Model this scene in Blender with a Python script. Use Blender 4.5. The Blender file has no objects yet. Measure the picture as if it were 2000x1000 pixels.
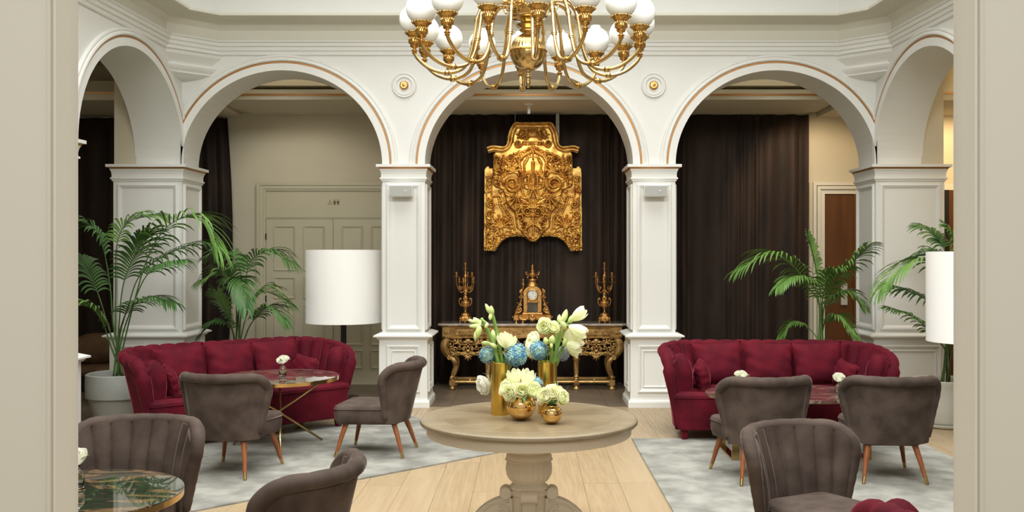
import bpy, bmesh, math, random
import numpy as np
from mathutils import Vector, Matrix
R = math.radians
PI = math.pi
random.seed(7)
C = bpy.context.scene.collection
EYE = 1.65
F = 1850.0
CX = 1033.0
CY = 500.0
def at(x, y, d):
    """a point seen at (x, y) standing at the real depth d"""
    return Vector(((x - CX) * d / F, d, EYE - (y - CY) * d / F))

# ------------------------------------------------------------------ camera, world, lights, exposure
cam = bpy.data.cameras.new('camera'); cam_o = bpy.data.objects.new('camera', cam); C.objects.link(cam_o)
cam.sensor_width = 36; cam.lens = F / 2000 * 36; cam.shift_x = -(CX - 1000) / 2000
cam_o.location = (0, 0, EYE); cam_o.rotation_euler = (R(90), 0, 0); cam.clip_start = 0.05
bpy.context.scene.camera = cam_o
vs = bpy.context.scene.view_settings
vs.view_transform = 'Standard'; vs.look = 'None'; vs.gamma = 1.0; vs.exposure = 0.0; vs.use_curve_mapping = False
w = bpy.data.worlds.new('world'); bpy.context.scene.world = w; w.use_nodes = True
w.node_tree.nodes['Background'].inputs[0].default_value = (0.91, 0.91, 0.84, 1)
w.node_tree.nodes['Background'].inputs[1].default_value = 0.70
def area(name, loc, rot, sx, sy, power, col, spread=180):
    l = bpy.data.lights.new(name, 'AREA'); l.shape = 'RECTANGLE'; l.size = sx; l.size_y = sy; l.energy = power; l.color = col
    l.spread = R(spread)
    o = bpy.data.objects.new(name, l); C.objects.link(o); o.location = loc; o.rotation_euler = rot
    return o
area('skylight', (0, 6.2, 6.3), (0, 0, 0), 6.4, 6.4, 340, (0.985, 1, 0.985), 105)
area('clerestory_daylight', (0, 2.9, 5.1), (R(52), 0, 0), 6.5, 1.5, 185, (0.985, 1, 0.985), 110)
area('entrance_fill', (0, -.6, 3.4), (R(35), 0, 0), 3, 1, 48, (1, .965, .90))  # unseen fill, added behind the camera to brighten the near wall
area('corridor_light', (0, 11.0, 3.86), (R(10), 0, 0), 7, 0.1, 6, (1, 0.88, 0.68))
area('corridor_light', (-5.6, 8.5, 3.8), (0, 0, 0), 0.8, 4, 9, (1, 0.9, 0.74))
area('corridor_light', (5.6, 9.5, 3.8), (0, 0, 0), 0.8, 4, 40, (1, 0.76, 0.48))
def spot(name, loc, target, power, size, col, blend=.6):
    l = bpy.data.lights.new(name, 'SPOT'); l.energy = power; l.spot_size = R(size); l.spot_blend = blend; l.color = col; l.shadow_soft_size = .05
    o = bpy.data.objects.new(name, l); C.objects.link(o); o.location = loc
    o.rotation_euler = (Vector(target) - Vector(loc)).to_track_quat('-Z', 'Y').to_euler()
    return o
spot('picture_spot', (0, 11.3, 3.33), (0.02, 12.0, 2.3), 30, 80, (1, 0.82, 0.55))
spot('picture_spot', (-1.0, 10.95, 3.44), (-.1, 11.8, .9), 34, 65, (1, 0.84, 0.6))
spot('picture_spot', (1.0, 10.95, 3.44), (.1, 11.8, .9), 34, 65, (1, 0.84, 0.6))
spot('corridor_wall_fill', (-2.9, 11.05, 3.42), (-2.8, 12.2, 1.3), 15, 130, (1, 0.88, 0.68))  # added fill without a fixture, lifts the left corridor wall and door
spot('doorway_spot', (3.3, 11.1, 3.4), (3.7, 12.2, 2.2), 58, 100, (1, 0.74, 0.46))
spot('side_spot', (5.2, 11.2, 3.4), (5.5, 12.2, 2.4), 110, 100, (1, 0.7, 0.4))

# ------------------------------------------------------------------ materials
def _n(nt, t, **k):
    n = nt.nodes.new(t)
    for a, b in k.items(): setattr(n, a, b)
    return n
def pmat(name, col, rough=.5, metal=0, spec=.5, sheen=0, sheen_col=None, sheen_r=.35, bdist=.01, coat=0, emis=None, es=0, noise=None, bump=None,
         transmission=0, ior=1.45, subs=0, rnoise=None, stretch=(1, 1, 1), coords='Object', alpha=1):
    """noise=(scale, colour2, detail, lo, hi)   bump=(scale, strength)"""
    m = bpy.data.materials.new(name); m.use_nodes = True
    nt = m.node_tree; b = nt.nodes['Principled BSDF']
    c4 = tuple(col) + (1,)
    b.inputs['Base Color'].default_value = c4
    b.inputs['Roughness'].default_value = rough; b.inputs['Metallic'].default_value = metal
    b.inputs['Specular IOR Level'].default_value = spec; b.inputs['IOR'].default_value = ior
    b.inputs['Sheen Weight'].default_value = sheen
    if sheen_col: b.inputs['Sheen Tint'].default_value = tuple(sheen_col) + (1,)
    b.inputs['Sheen Roughness'].default_value = sheen_r
    b.inputs['Coat Weight'].default_value = coat; b.inputs['Coat Roughness'].default_value = .03
    b.inputs['Transmission Weight'].default_value = transmission
    if subs: b.inputs['Subsurface Weight'].default_value = subs; b.inputs['Subsurface Radius'].default_value = (.02, .02, .01)
    if emis: b.inputs['Emission Color'].default_value = tuple(emis) + (1,); b.inputs['Emission Strength'].default_value = es
    if noise or bump or rnoise:
        tc = _n(nt, 'ShaderNodeTexCoord'); mp = _n(nt, 'ShaderNodeMapping'); mp.inputs['Scale'].default_value = stretch
        nt.links.new(tc.outputs[coords], mp.inputs[0])
    if noise:
        sc, c2, det, lo, hi = noise
        no = _n(nt, 'ShaderNodeTexNoise'); no.inputs['Scale'].default_value = sc; no.inputs['Detail'].default_value = det
        nt.links.new(mp.outputs[0], no.inputs['Vector'])
        rp = _n(nt, 'ShaderNodeValToRGB'); rp.color_ramp.elements[0].position = lo; rp.color_ramp.elements[1].position = hi
        rp.color_ramp.elements[0].color = c4; rp.color_ramp.elements[1].color = tuple(c2) + (1,)
        nt.links.new(no.outputs['Fac'], rp.inputs[0]); nt.links.new(rp.outputs[0], b.inputs['Base Color'])
    if rnoise:
        sc, lo, hi = rnoise
        no = _n(nt, 'ShaderNodeTexNoise'); no.inputs['Scale'].default_value = sc; no.inputs['Detail'].default_value = 3
        nt.links.new(mp.outputs[0], no.inputs['Vector'])
        mr = _n(nt, 'ShaderNodeMapRange'); mr.inputs['From Min'].default_value = .35; mr.inputs['From Max'].default_value = .65
        mr.inputs['To Min'].default_value = lo; mr.inputs['To Max'].default_value = hi
        nt.links.new(no.outputs['Fac'], mr.inputs[0]); nt.links.new(mr.outputs[0], b.inputs['Roughness'])
    if bump:
        sc, st = bump
        no = _n(nt, 'ShaderNodeTexNoise'); no.inputs['Scale'].default_value = sc; no.inputs['Detail'].default_value = 4
        nt.links.new(mp.outputs[0], no.inputs['Vector'])
        bp = _n(nt, 'ShaderNodeBump'); bp.inputs['Strength'].default_value = st; bp.inputs['Distance'].default_value = bdist
        nt.links.new(no.outputs['Fac'], bp.inputs['Height']); nt.links.new(bp.outputs[0], b.inputs['Normal'])
    return m
M = {}
M['white'] = pmat('white_paint', (.80, .80, .762), .45, noise=(1.3, (.775, .775, .735), 3, .3, .7))
M['cream'] = pmat('cream_paint', (.72, .70, .60), .5, noise=(.9, (.69, .67, .57), 3, .3, .7))
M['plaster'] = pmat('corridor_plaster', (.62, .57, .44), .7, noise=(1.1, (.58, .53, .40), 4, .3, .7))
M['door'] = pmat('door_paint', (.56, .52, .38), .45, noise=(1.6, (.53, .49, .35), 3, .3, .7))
M['near'] = pmat('near_wall_paint', (.74, .705, .62), .5, noise=(.8, (.715, .68, .595), 3, .3, .7))
M['copper'] = pmat('copper_line', (.50, .23, .07), .38, .55)
M['oak'] = pmat('pale_oak', (.385, .285, .168), .38, noise=(1.0, (.355, .255, .145), 6, .35, .75), stretch=(14, .9, 1), rnoise=(3, .3, .5))
M['oak2'] = pmat('pale_oak_warm', (.375, .272, .158), .38, noise=(1.1, (.41, .305, .185), 6, .3, .7), stretch=(12, .8, 1), rnoise=(3, .3, .5))
M['oak3'] = pmat('pale_oak_light', (.40, .298, .178), .38, noise=(.9, (.375, .272, .160), 6, .35, .8), stretch=(16, 1, 1), rnoise=(3, .3, .5))
M['sub'] = pmat('subfloor_brown', (.27, .19, .11), .9)  # even brown of the subfloor seen between the boards
M['brown_tile'] = pmat('brown_floor', (.17, .13, .095), .45, noise=(3, (.12, .09, .065), 5, .3, .7))
M['rug'] = pmat('grey_rug', (.21, .207, .182), .95, sheen=.1, sheen_col=(.8, .8, .75), noise=(4.5, (.37, .362, .318), 12, .36, .64), bump=(260, .5))
M['curtain'] = pmat('brown_velvet_curtain', (.015, .009, .0065), .75, sheen=.25, sheen_col=(.46, .26, .17), noise=(5, (.044, .025, .017), 4, .35, .75), stretch=(1, 1, .25))
M['gold'] = pmat('antique_gilding', (.74, .47, .13), .40, .80, noise=(11, (.38, .16, .035), 7, .42, .68), rnoise=(20, .3, .55), bump=(60, .12))
M['gold2'] = pmat('gilded_wood', (.62, .40, .15), .38, .8, noise=(12, (.28, .14, .05), 5, .45, .75), rnoise=(20, .28, .5))
M['ormolu'] = pmat('gilt_bronze', (.68, .39, .13), .33, .9, noise=(25, (.40, .19, .06), 4, .45, .7))
M['brass'] = pmat('polished_brass', (.62, .43, .18), .18, 1)
M['brassd'] = pmat('pierced_brass', (.62, .36, .10), .28, 1, noise=(60, (.30, .15, .04), 3, .45, .65))
M['vase_gold'] = pmat('brushed_gold', (.72, .48, .10), .24, 1, bump=(30, .04), stretch=(40, 40, .2))
M['ball_gold'] = pmat('mirror_gold', (.86, .55, .20), .04, 1)
M['globe'] = pmat('opal_glass', (.86, .87, .84), .12, 0, subs=.2)
M['shade'] = pmat('white_lampshade', (.92, .91, .86), .8, emis=(1, .97, .9), es=.16)
M['black'] = pmat('dark_metal', (.03, .027, .025), .4, .5)
M['grille'] = pmat('grey_plastic', (.50, .51, .48), .45)
M['wood_leg'] = pmat('walnut_leg', (.30, .10, .035), .3, noise=(6, (.20, .06, .02), 5, .3, .7), stretch=(5, 5, 1))
M['velvet'] = pmat('taupe_velvet', (.056, .040, .032), .8, spec=.15, sheen=.5, sheen_col=(.60, .49, .43), sheen_r=.22, noise=(7, (.105, .077, .063), 10, .34, .68), bump=(9, .10), bdist=.02)
M['claret'] = pmat('claret_velvet', (.125, .005, .014), .8, spec=.2, sheen=.8, sheen_col=(.95, .22, .32), sheen_r=.16, noise=(6, (.060, .002, .009), 10, .34, .68), bump=(8, .16), bdist=.02)
M['pale_oak_top'] = pmat('bleached_oak_top', (.235, .185, .115), .33, noise=(1.6, (.19, .145, .088), 6, .3, .7), stretch=(2, 9, 1), rnoise=(3, .28, .42))
M['table_white'] = pmat('greige_paint', (.68, .61, .50), .5, noise=(2.5, (.64, .57, .46), 3, .3, .7))
M['pot'] = pmat('glazed_stoneware', (.42, .44, .41), .42, noise=(4, (.37, .38, .35), 4, .3, .7))
M['pot2'] = pmat('cream_stoneware', (.62, .60, .52), .45, noise=(4, (.57, .55, .47), 4, .3, .7))
M['soil'] = pmat('bark_soil', (.07, .04, .025), .95, noise=(40, (.16, .10, .06), 4, .4, .6), bump=(60, 1))
M['leaf'] = pmat('palm_green', (.085, .19, .045), .42, noise=(4, (.04, .12, .025), 3, .3, .7), subs=0)
M['leaf2'] = pmat('palm_green_fresh', (.17, .32, .07), .42, noise=(4, (.08, .19, .03), 3, .3, .7))
M['stem'] = pmat('flower_stem', (.16, .30, .05), .4, noise=(10, (.24, .40, .09), 2, .3, .7))
M['cane'] = pmat('palm_cane', (.10, .15, .04), .5, noise=(10, (.05, .07, .02), 2, .3, .7))
M['bud'] = pmat('green_white_bud', (.70, .78, .36), .5, subs=.15, noise=(14, (.42, .58, .13), 3, .35, .75), stretch=(1, 1, .4))
M['petal'] = pmat('cream_petal', (.95, .94, .74), .6, subs=.35, noise=(12, (.86, .88, .56), 3, .45, .8))
M['petal_w'] = pmat('white_petal', (.95, .94, .86), .6)
M['hyd'] = pmat('blue_floret', (.10, .30, .50), .6, noise=(30, (.38, .58, .50), 4, .40, .60))
M['hyd2'] = pmat('violet_floret', (.27, .30, .52), .6, noise=(22, (.42, .50, .42), 4, .38, .62))
def thin(name, c1, c2, sc, tr=.45):
    m = bpy.data.materials.new(name); m.use_nodes = True; nt = m.node_tree; nt.nodes.remove(nt.nodes['Principled BSDF'])
    out = nt.nodes['Material Output']; tc = _n(nt, 'ShaderNodeTexCoord'); no = _n(nt, 'ShaderNodeTexNoise'); no.inputs['Scale'].default_value = sc
    rp = _n(nt, 'ShaderNodeValToRGB'); rp.color_ramp.elements[0].color = c1 + (1,); rp.color_ramp.elements[1].color = c2 + (1,)
    rp.color_ramp.elements[0].position = .4; rp.color_ramp.elements[1].position = .7
    d = _n(nt, 'ShaderNodeBsdfDiffuse'); t_ = _n(nt, 'ShaderNodeBsdfTranslucent'); mx = _n(nt, 'ShaderNodeMixShader'); mx.inputs[0].default_value = tr
    nt.links.new(tc.outputs['Object'], no.inputs['Vector']); nt.links.new(no.outputs['Fac'], rp.inputs[0])
    for q in (d, t_): nt.links.new(rp.outputs[0], q.inputs['Color'])
    nt.links.new(d.outputs[0], mx.inputs[1]); nt.links.new(t_.outputs[0], mx.inputs[2]); nt.links.new(mx.outputs[0], out.inputs['Surface'])
    return m
M['petal'] = thin('cream_petal', (.97, .96, .74), (.88, .92, .56), 14)
M['petal_w'] = thin('white_petal', (.97, .96, .88), (.93, .94, .78), 14)
M['dial'] = pmat('enamel_dial', (.86, .86, .82), .25)
M['ink'] = pmat('black_ink', (.02, .02, .025), .4)
M['glass'] = pmat('clear_glass', (.95, .96, .9), .02, transmission=1, ior=1.3)
M['glasspane'] = pmat('clock_pane', (.10, .09, .07), .05, coat=1)
M['doorbrown'] = pmat('brown_timber', (.13, .05, .015), .4, noise=(2, (.09, .035, .01), 5, .3, .7), stretch=(6, 6, .6))
M['icon'] = pmat('bronze_icon', (.13, .085, .03), .4, .4)
M['sack'] = pmat('brown_hide', (.24, .15, .08), .7, noise=(6, (.14, .08, .04), 5, .3, .7), bump=(20, .6))
def marble(name, cols, scale, dist):
    m = bpy.data.materials.new(name); m.use_nodes = True; nt = m.node_tree; b = nt.nodes['Principled BSDF']
    tc = _n(nt, 'ShaderNodeTexCoord'); mp = _n(nt, 'ShaderNodeMapping'); mp.inputs['Scale'].default_value = (1, 2.2, 1)
    mp.inputs['Rotation'].default_value = (0, 0, .25)
    no = _n(nt, 'ShaderNodeTexNoise'); no.inputs['Scale'].default_value = scale; no.inputs['Detail'].default_value = 9; no.inputs['Distortion'].default_value = dist
    nt.links.new(tc.outputs['Object'], mp.inputs[0]); nt.links.new(mp.outputs[0], no.inputs['Vector'])
    rp = _n(nt, 'ShaderNodeValToRGB'); e = rp.color_ramp.elements
    ps = [.32, .42, .5, .56, .66, .72][:len(cols)]
    e[0].position = ps[0]; e[0].color = cols[0] + (1,); e[1].position = ps[-1]; e[1].color = cols[-1] + (1,)
    for p, c in zip(ps[1:-1], cols[1:-1]):
        q = e.new(p); q.color = c + (1,)
    nt.links.new(no.outputs['Fac'], rp.inputs[0]); nt.links.new(rp.outputs[0], b.inputs['Base Color'])
    b.inputs['Roughness'].default_value = .04; b.inputs['Coat Weight'].default_value = 1; b.inputs['Coat Roughness'].default_value = .01; b.inputs['Coat IOR'].default_value = 1.6
    return m
M['marble_g'] = marble('green_marble', [(.012, .018, .012), (.05, .06, .035), (.02, .03, .022), (.28, .17, .08), (.03, .04, .035), (.45, .42, .33)], 3.2, 1.6)
M['marble_b'] = marble('brown_marble', [(.05, .025, .02), (.16, .09, .07), (.07, .04, .035), (.35, .28, .22), (.10, .06, .05), (.3, .2, .15)], 4.0, 1.2)
M['marble_w'] = marble('veined_marble', [(.20, .16, .13), (.55, .50, .45), (.42, .37, .33), (.62, .58, .52), (.5, .45, .4), (.7, .66, .6)], 5, 1)

# ------------------------------------------------------------------ mesh builder
class MB:
    def __init__(s): s.v = []; s.f = []
    def add(s, vs, fs):
        o = len(s.v); s.v.extend([tuple(p) for p in vs]); s.f.extend([tuple(i + o for i in f) for f in fs]); return s
    def box(s, x0, x1, y0, y1, z0, z1):
        v = [(x0,y0,z0),(x1,y0,z0),(x1,y1,z0),(x0,y1,z0),(x0,y0,z1),(x1,y0,z1),(x1,y1,z1),(x0,y1,z1)]
        return s.add(v, [(3,2,1,0),(4,5,6,7),(0,1,5,4),(1,2,6,5),(2,3,7,6),(3,0,4,7)])
    def cbox(s, x0, x1, y0, y1, z0, z1, b=.01):
        """box with chamfered edges (loft of chamfered rectangles)"""
        def ring(i, z):
            a0, a1, b0, b1 = x0 + i, x1 - i, y0 + i, y1 - i
            return [(a0+b,b0,z),(a1-b,b0,z),(a1,b0+b,z),(a1,b1-b,z),(a1-b,b1,z),(a0+b,b1,z),(a0,b1-b,z),(a0,b0+b,z)]
        return s.loft([ring(b, z0), ring(0, z0 + b), ring(0, z1 - b), ring(b, z1)])
    def loft(s, rings, cap=True, closed=True):
        n = len(rings[0]); v = [p for r in rings for p in r]; f = []
        for i in range(len(rings) - 1):
            for j in range(n if closed else n - 1):
                a = i * n + j; b = i * n + (j + 1) % n
                f.append((a, b, b + n, a + n))
        if cap and closed: f.append(tuple(range(n))[::-1]); f.append(tuple(range((len(rings)-1)*n, len(rings)*n)))
        return s.add(v, f)
    def lathe(s, prof, n=24, c=(0, 0, 0), flute=None, cap=True, sx=1, sy=1):
        """prof [(r, z)]  flute=(count, depth, z0, z1)"""
        rings = []
        for r, z in prof:
            ring = []
            for k in range(n):
                a = 2 * PI * k / n; rr = r
                if flute and flute[2] <= z <= flute[3]: rr = r * (1 - flute[1] * (.5 + .5 * math.cos(a * flute[0])))
                ring.append((c[0] + rr * math.cos(a) * sx, c[1] + rr * math.sin(a) * sy, c[2] + z))
            rings.append(ring)
        return s.loft(rings, cap)
    def tube(s, pts, rad, n=8, cap=True, flat=None):
        pts = [Vector(p) for p in pts]; m = len(pts)
        if not hasattr(rad, '__len__'): rad = [rad] * m
        rings = []; ref = None
        for i in range(m):
            t = (pts[min(i+1, m-1)] - pts[max(i-1, 0)])
            if t.length < 1e-9: t = Vector((0, 0, 1))
            t.normalize()
            if ref is None:
                ref = Vector((0, 0, 1)) if abs(t.z) < .9 else Vector((0, 1, 0))
            u = (ref - t * ref.dot(t))
            if u.length < 1e-6: u = Vector((1, 0, 0)) - t * t.x
            u.normalize(); w_ = t.cross(u); ref = u
            r = rad[i]
            rings.append([tuple(pts[i] + u * (r * math.cos(2*PI*k/n)) + w_ * (r * math.sin(2*PI*k/n))) for k in range(n)])
        return s.loft(rings, cap)
    def ball(s, c, r, n=12, m=8, sc=(1, 1, 1)):
        rings = []
        for i in range(m + 1):
            a = -PI/2 + PI * i / m; rr = max(r * math.cos(a), 1e-4)
            rings.append([(c[0] + rr*math.cos(2*PI*k/n)*sc[0], c[1] + rr*math.sin(2*PI*k/n)*sc[1], c[2] + r*math.sin(a)*sc[2]) for k in range(n)])
        return s.loft(rings)
    def frame(s, o, u, n, w, h, wd, dp, inset=0):
        """raised mitred moulding ring on a plane: o centre, u horizontal unit, n normal"""
        o = Vector(o); u = Vector(u); n = Vector(n); z = Vector((0, 0, 1))
        def rect(a, d): return [tuple(o + u*(sx*(w/2 - a)) + z*(sz*(h/2 - a)) + n*d) for sx, sz in ((-1,-1),(1,-1),(1,1),(-1,1))]
        return s.loft([rect(0, 0), rect(0, dp*.6), rect(wd*.25, dp), rect(wd*.5, dp*.85), rect(wd*.8, dp*.3), rect(wd, 0)], cap=False)
    def xf(s, mat):
        s.v = [tuple(mat @ Vector(p)) for p in s.v]; return s
    def build(s, name, mat, parent=None, smooth=False, loc=None, bevel=0, sub=0, auto=None):
        me = bpy.data.meshes.new(name); me.from_pydata(s.v, [], s.f); me.update()
        bm = bmesh.new(); bm.from_mesh(me); bmesh.ops.recalc_face_normals(bm, faces=bm.faces); bm.to_mesh(me); bm.free()
        if smooth: me.polygons.foreach_set('use_smooth', [True] * len(me.polygons))
        me.materials.append(M[mat] if isinstance(mat, str) else mat)
        o = bpy.data.objects.new(name, me); C.objects.link(o)
        if parent is not None: o.parent = parent
        if loc: o.location = loc
        if auto:
            if hasattr(me, 'set_sharp_from_angle'): me.set_sharp_from_angle(angle=R(auto))
        if bevel:
            md = o.modifiers.new('bevel', 'BEVEL'); md.width = bevel; md.segments = 2; md.limit_method = 'ANGLE'
        if sub:
            md = o.modifiers.new('sub', 'SUBSURF'); md.levels = sub; md.render_levels = sub
        return o
def thing(name, label, cat, loc=(0, 0, 0), rz=0, group=None):
    o = bpy.data.objects.new(name, None); C.objects.link(o); o.empty_display_size = .1
    o.location = loc; o.rotation_euler = (0, 0, rz); o['label'] = label; o['category'] = cat
    if group: o['group'] = group
    return o
def tag(o, label, cat, group=None):
    o['label'] = label; o['category'] = cat
    if group: o['group'] = group
    return o
def struct(o): o['kind'] = 'structure'; return o
KIDS = {}
def copy_tree(o, parent=None):
    c = o.copy(); C.objects.link(c); c.parent = parent
    for ch in list(o.children): copy_tree(ch, c)
    return c
def bez(pts, n):
    """Catmull-Rom through pts"""
    P = [Vector(p) for p in pts]; P = [P[0]*2 - P[1]] + P + [P[-1]*2 - P[-2]]; out = []
    segs = len(P) - 3
    for i in range(n + 1):
        t = i / n * segs; k = min(int(t), segs - 1); t -= k
        a, b, c, d = P[k:k+4]
        out.append(.5 * ((2*b) + (c - a)*t + (2*a - 5*b + 4*c - d)*t*t + (3*b - a - 3*c + d)*t**3))
    return out

# ================================================================== ROOM
YB = 10.35; TW = .52; ZS = 2.646; ZT = 4.35; XC = 3.79; SPL = .05
def xside(y): return XC + SPL * (YB - y)
def arcade(name, arches, u0, u1, tr, t=TW, rise=1.03):
    """wall above springing with arch openings; tr(u, v, z) maps wall coordinates to the room; v = thickness direction"""
    mb = MB()
    cur = u0
    def quad(a, b, c, d): mb.add([a, b, c, d], [(0, 1, 2, 3)])
    def solid(ua, ub):
        if ub - ua < 1e-4: return
        quad(tr(ua,0,ZS), tr(ub,0,ZS), tr(ub,0,ZT), tr(ua,0,ZT)); quad(tr(ua,t,ZS), tr(ub,t,ZS), tr(ub,t,ZT), tr(ua,t,ZT)); quad(tr(ua,0,ZS), tr(ub,0,ZS), tr(ub,t,ZS), tr(ua,t,ZS))
    for a0, a1 in arches:
        solid(cur, a0)
        c = (a0 + a1)/2; r = (a1 - a0)/2; N = 40
        p = [(c - r*math.cos(PI*i/N), ZS + rise*math.sin(PI*i/N)) for i in range(N+1)]
        for (ua, za), (ub, zb) in zip(p, p[1:]):
            quad(tr(ua,0,za), tr(ub,0,zb), tr(ub,0,ZT), tr(ua,0,ZT)); quad(tr(ua,t,za), tr(ub,t,zb), tr(ub,t,ZT), tr(ua,t,ZT))
            quad(tr(ua,0,za), tr(ub,0,zb), tr(ub,t,zb), tr(ua,t,za))
        cur = a1
    solid(cur, u1)
    bm_o = mb.build(name, 'white'); struct(bm_o)
    for a0, a1 in arches:
        c = (a0 + a1)/2; r = (a1 - a0)/2; N = 56
        def band(prof, nm, mt):
            m = MB(); rings = []
            for i in range(N+1):
                th = PI*i/N; ring = []
                for o_, h_ in prof:
                    u = c - (r + o_)*math.cos(th); z = ZS + (rise + o_)*math.sin(th)
                    u = min(max(u, u0), u1)
                    ring.append(tr(u, -h_, z))
                rings.append(ring)
            m.loft(rings, cap=False, closed=False); o = m.build(nm, mt, bm_o, smooth=True, auto=35); return o
        band([(0, 0), (0, .022), (.078, .022), (.080, .012)], 'archivolt_fascia', 'white')
        band([(.080, .008), (.082, .020), (.096, .020), (.098, .008)], 'copper_line', 'copper')
        band([(.098, .010), (.100, .030), (.112, .040), (.128, .036), (.140, .022), (.150, .030), (.164, .028), (.172, .016), (.174, 0)], 'archivolt_roll', 'white')
    return bm_o
bx_ = [(-3.79, -1.60), (-1.136, 1.136), (1.60, 3.79)]
wall_back = arcade('wall_back', bx_, -XC, XC, lambda u, v, z: (u, YB + v, z))
sd = math.sqrt(1 + SPL*SPL)
def trl(u, v, z): return (-XC - SPL*u/sd - v, YB - u/sd + SPL*v, z)
def trr(u, v, z): return (XC + SPL*u/sd + v, YB - u/sd + SPL*v, z)
sarch = [(0, 2.2), (2.664, 4.864), (5.328, 7.528)]
wall_left = arcade('wall_left', sarch, 0, 7.79, trl)
wall_right = arcade('wall_right', sarch, 0, 7.79, trr)

for sx in (-1, 1):
    a, b = sorted((sx*3.768, sx*3.802)); MB().box(a, b, YB-.022, YB+.02, ZS, 3.02).build('corner_bead', 'white', wall_back)
# roundels on the spandrels
for sx in (-1, 1):
    m = MB(); m.lathe([(.0001, 0), (.137, 0), (.137, .012), (.128, .022), (.118, .012), (.112, .012), (.105, .020), (.09, .020), (.075, .008), (.0001, .008)], 40)
    m.xf(Matrix.Translation((sx*1.362, YB, 3.512)) @ Matrix.Rotation(R(90), 4, 'X')); o = m.build('roundel', 'white', wall_back, smooth=True, auto=30)
    m = MB(); m.lathe([(.0001, .008), (.044, .008), (.050, .02), (.046, .032), (.030, .040), (.026, .036), (.012, .046), (.0001, .048)], 28, flute=(14, .05, .018, .036))
    m.xf(Matrix.Translation((sx*1.362, YB, 3.512)) @ Matrix.Rotation(R(90), 4, 'X')); m.build('gilt_boss', 'ormolu', wall_back, smooth=True)

# piers
def pier(x0, x1, y0, y1, label, group, faces=('f', 'l', 'r'), shear=0):
    cx, cy = (x0+x1)/2, (y0+y1)/2
    t = thing('pillar', label, 'pillar', (cx, cy, 0), 0, group)
    hx, hy = (x1-x0)/2, (y1-y0)/2
    def blk(e, z0, z1): return (-hx-e, hx+e, -hy-e, hy+e, z0, z1)
    m = MB(); m.box(*blk(0, .80, 2.48)); m.build('shaft', 'white', t)
    m = MB(); m.box(*blk(.055, 0, .055)); m.loft([[(s_*(hx+e), q*(hy+e), z) for s_, q in ((-1,-1),(1,-1),(1,1),(-1,1))] for e, z in ((.055,.055),(.05,.07),(.035,.085),(.033,.10))]); m.build('skirting', 'white', t)
    m = MB(); m.box(*blk(.03, .08, .745)); m.build('plinth', 'white', t)
    m = MB(); m.loft([[(s_*(hx+e), q*(hy+e), z) for s_, q in ((-1,-1),(1,-1),(1,1),(-1,1))] for e, z in ((.03,.735),(.05,.745),(.06,.765),(.088,.770),(.088,.785),(.07,.793),(.02,.812),(0,.812))]); m.build('plinth_cap', 'white', t)
    m = MB(); m.loft([[(s_*(hx+e), q*(hy+e), z) for s_, q in ((-1,-1),(1,-1),(1,1),(-1,1))] for e, z in
        ((0,2.46),(.012,2.47),(.014,2.485),(.026,2.49),(.026,2.505),(.014,2.512),(.014,2.545),(.020,2.575),(.030,2.595),(.030,2.600))]); m.build('capital', 'white', t)
    m = MB(); m.loft([[(s_*(hx+e), q*(hy+e), z) for s_, q in ((-1,-1),(1,-1),(1,1),(-1,1))] for e, z in ((.030,2.600),(.045,2.619))]); m.build('copper_line', 'copper', t)
    m = MB(); m.box(*blk(.062, 2.619, 2.649)); m.build('abacus', 'white', t)
    for fc in faces:
        if fc == 'f': o, u, n, wdt = (0, -hy, 0), (1,0,0), (0,-1,0), 2*hx
        elif fc == 'b': o, u, n, wdt = (0, hy, 0), (1,0,0), (0,1,0), 2*hx
        elif fc == 'l': o, u, n, wdt = (-hx, 0, 0), (0,1,0), (-1,0,0), 2*hy
        else: o, u, n, wdt = (hx, 0, 0), (0,1,0), (1,0,0), 2*hy
        n_ = Vector(n); e = Vector(o)
        m = MB(); m.frame(e + Vector((0,0,1.64)), u, n_, wdt-.085, 1.60, .055, .022); m.build('shaft_moulding', 'white', t)
        m = MB(); m.frame(e + n_*.03 + Vector((0,0,.42)), u, n_, wdt-.10, .52, .045, .020); m.frame(e + n_*.03 + Vector((0,0,.42)), u, n_, wdt-.21, .40, .016, .014); m.build('plinth_moulding', 'white', t)
    if shear: t.rotation_euler.z = shear
    return t
for sx, nm in ((-1, 'left'), (1, 'right')):
    pier(sx*1.368-.232, sx*1.368+.232, YB, YB+.52, 'free-standing white panelled pillar to the %s of the gilded console table' % nm, 'white arcade pillars')
    a, b = sorted((sx*3.79, sx*4.54))
    pier(a, b, YB, YB+.62, 'broad white panelled corner pillar behind the %s sofa' % nm, 'white arcade pillars')
    for k, u in enumerate((2.432, 5.096)):
        p = (trl if sx < 0 else trr)(u, .26, 0)
        pier(p[0]-.26, p[0]+.26, p[1]-.232, p[1]+.232, ('white pillar edge showing beside the %s jamb of the opening' if k == 0 else 'white pillar of the %s side arcade nearest the entrance wall') % nm,
             'white arcade pillars', shear=sx*math.atan(SPL)*1.0)
    m = MB(); a, b = sorted((sx*4.30, sx*4.54)); m.box(a, b, YB+.02, YB+.60, 2.64, 3.95); struct(m.build('trim_1' if sx < 0 else 'trim_2', 'plaster'))

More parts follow.
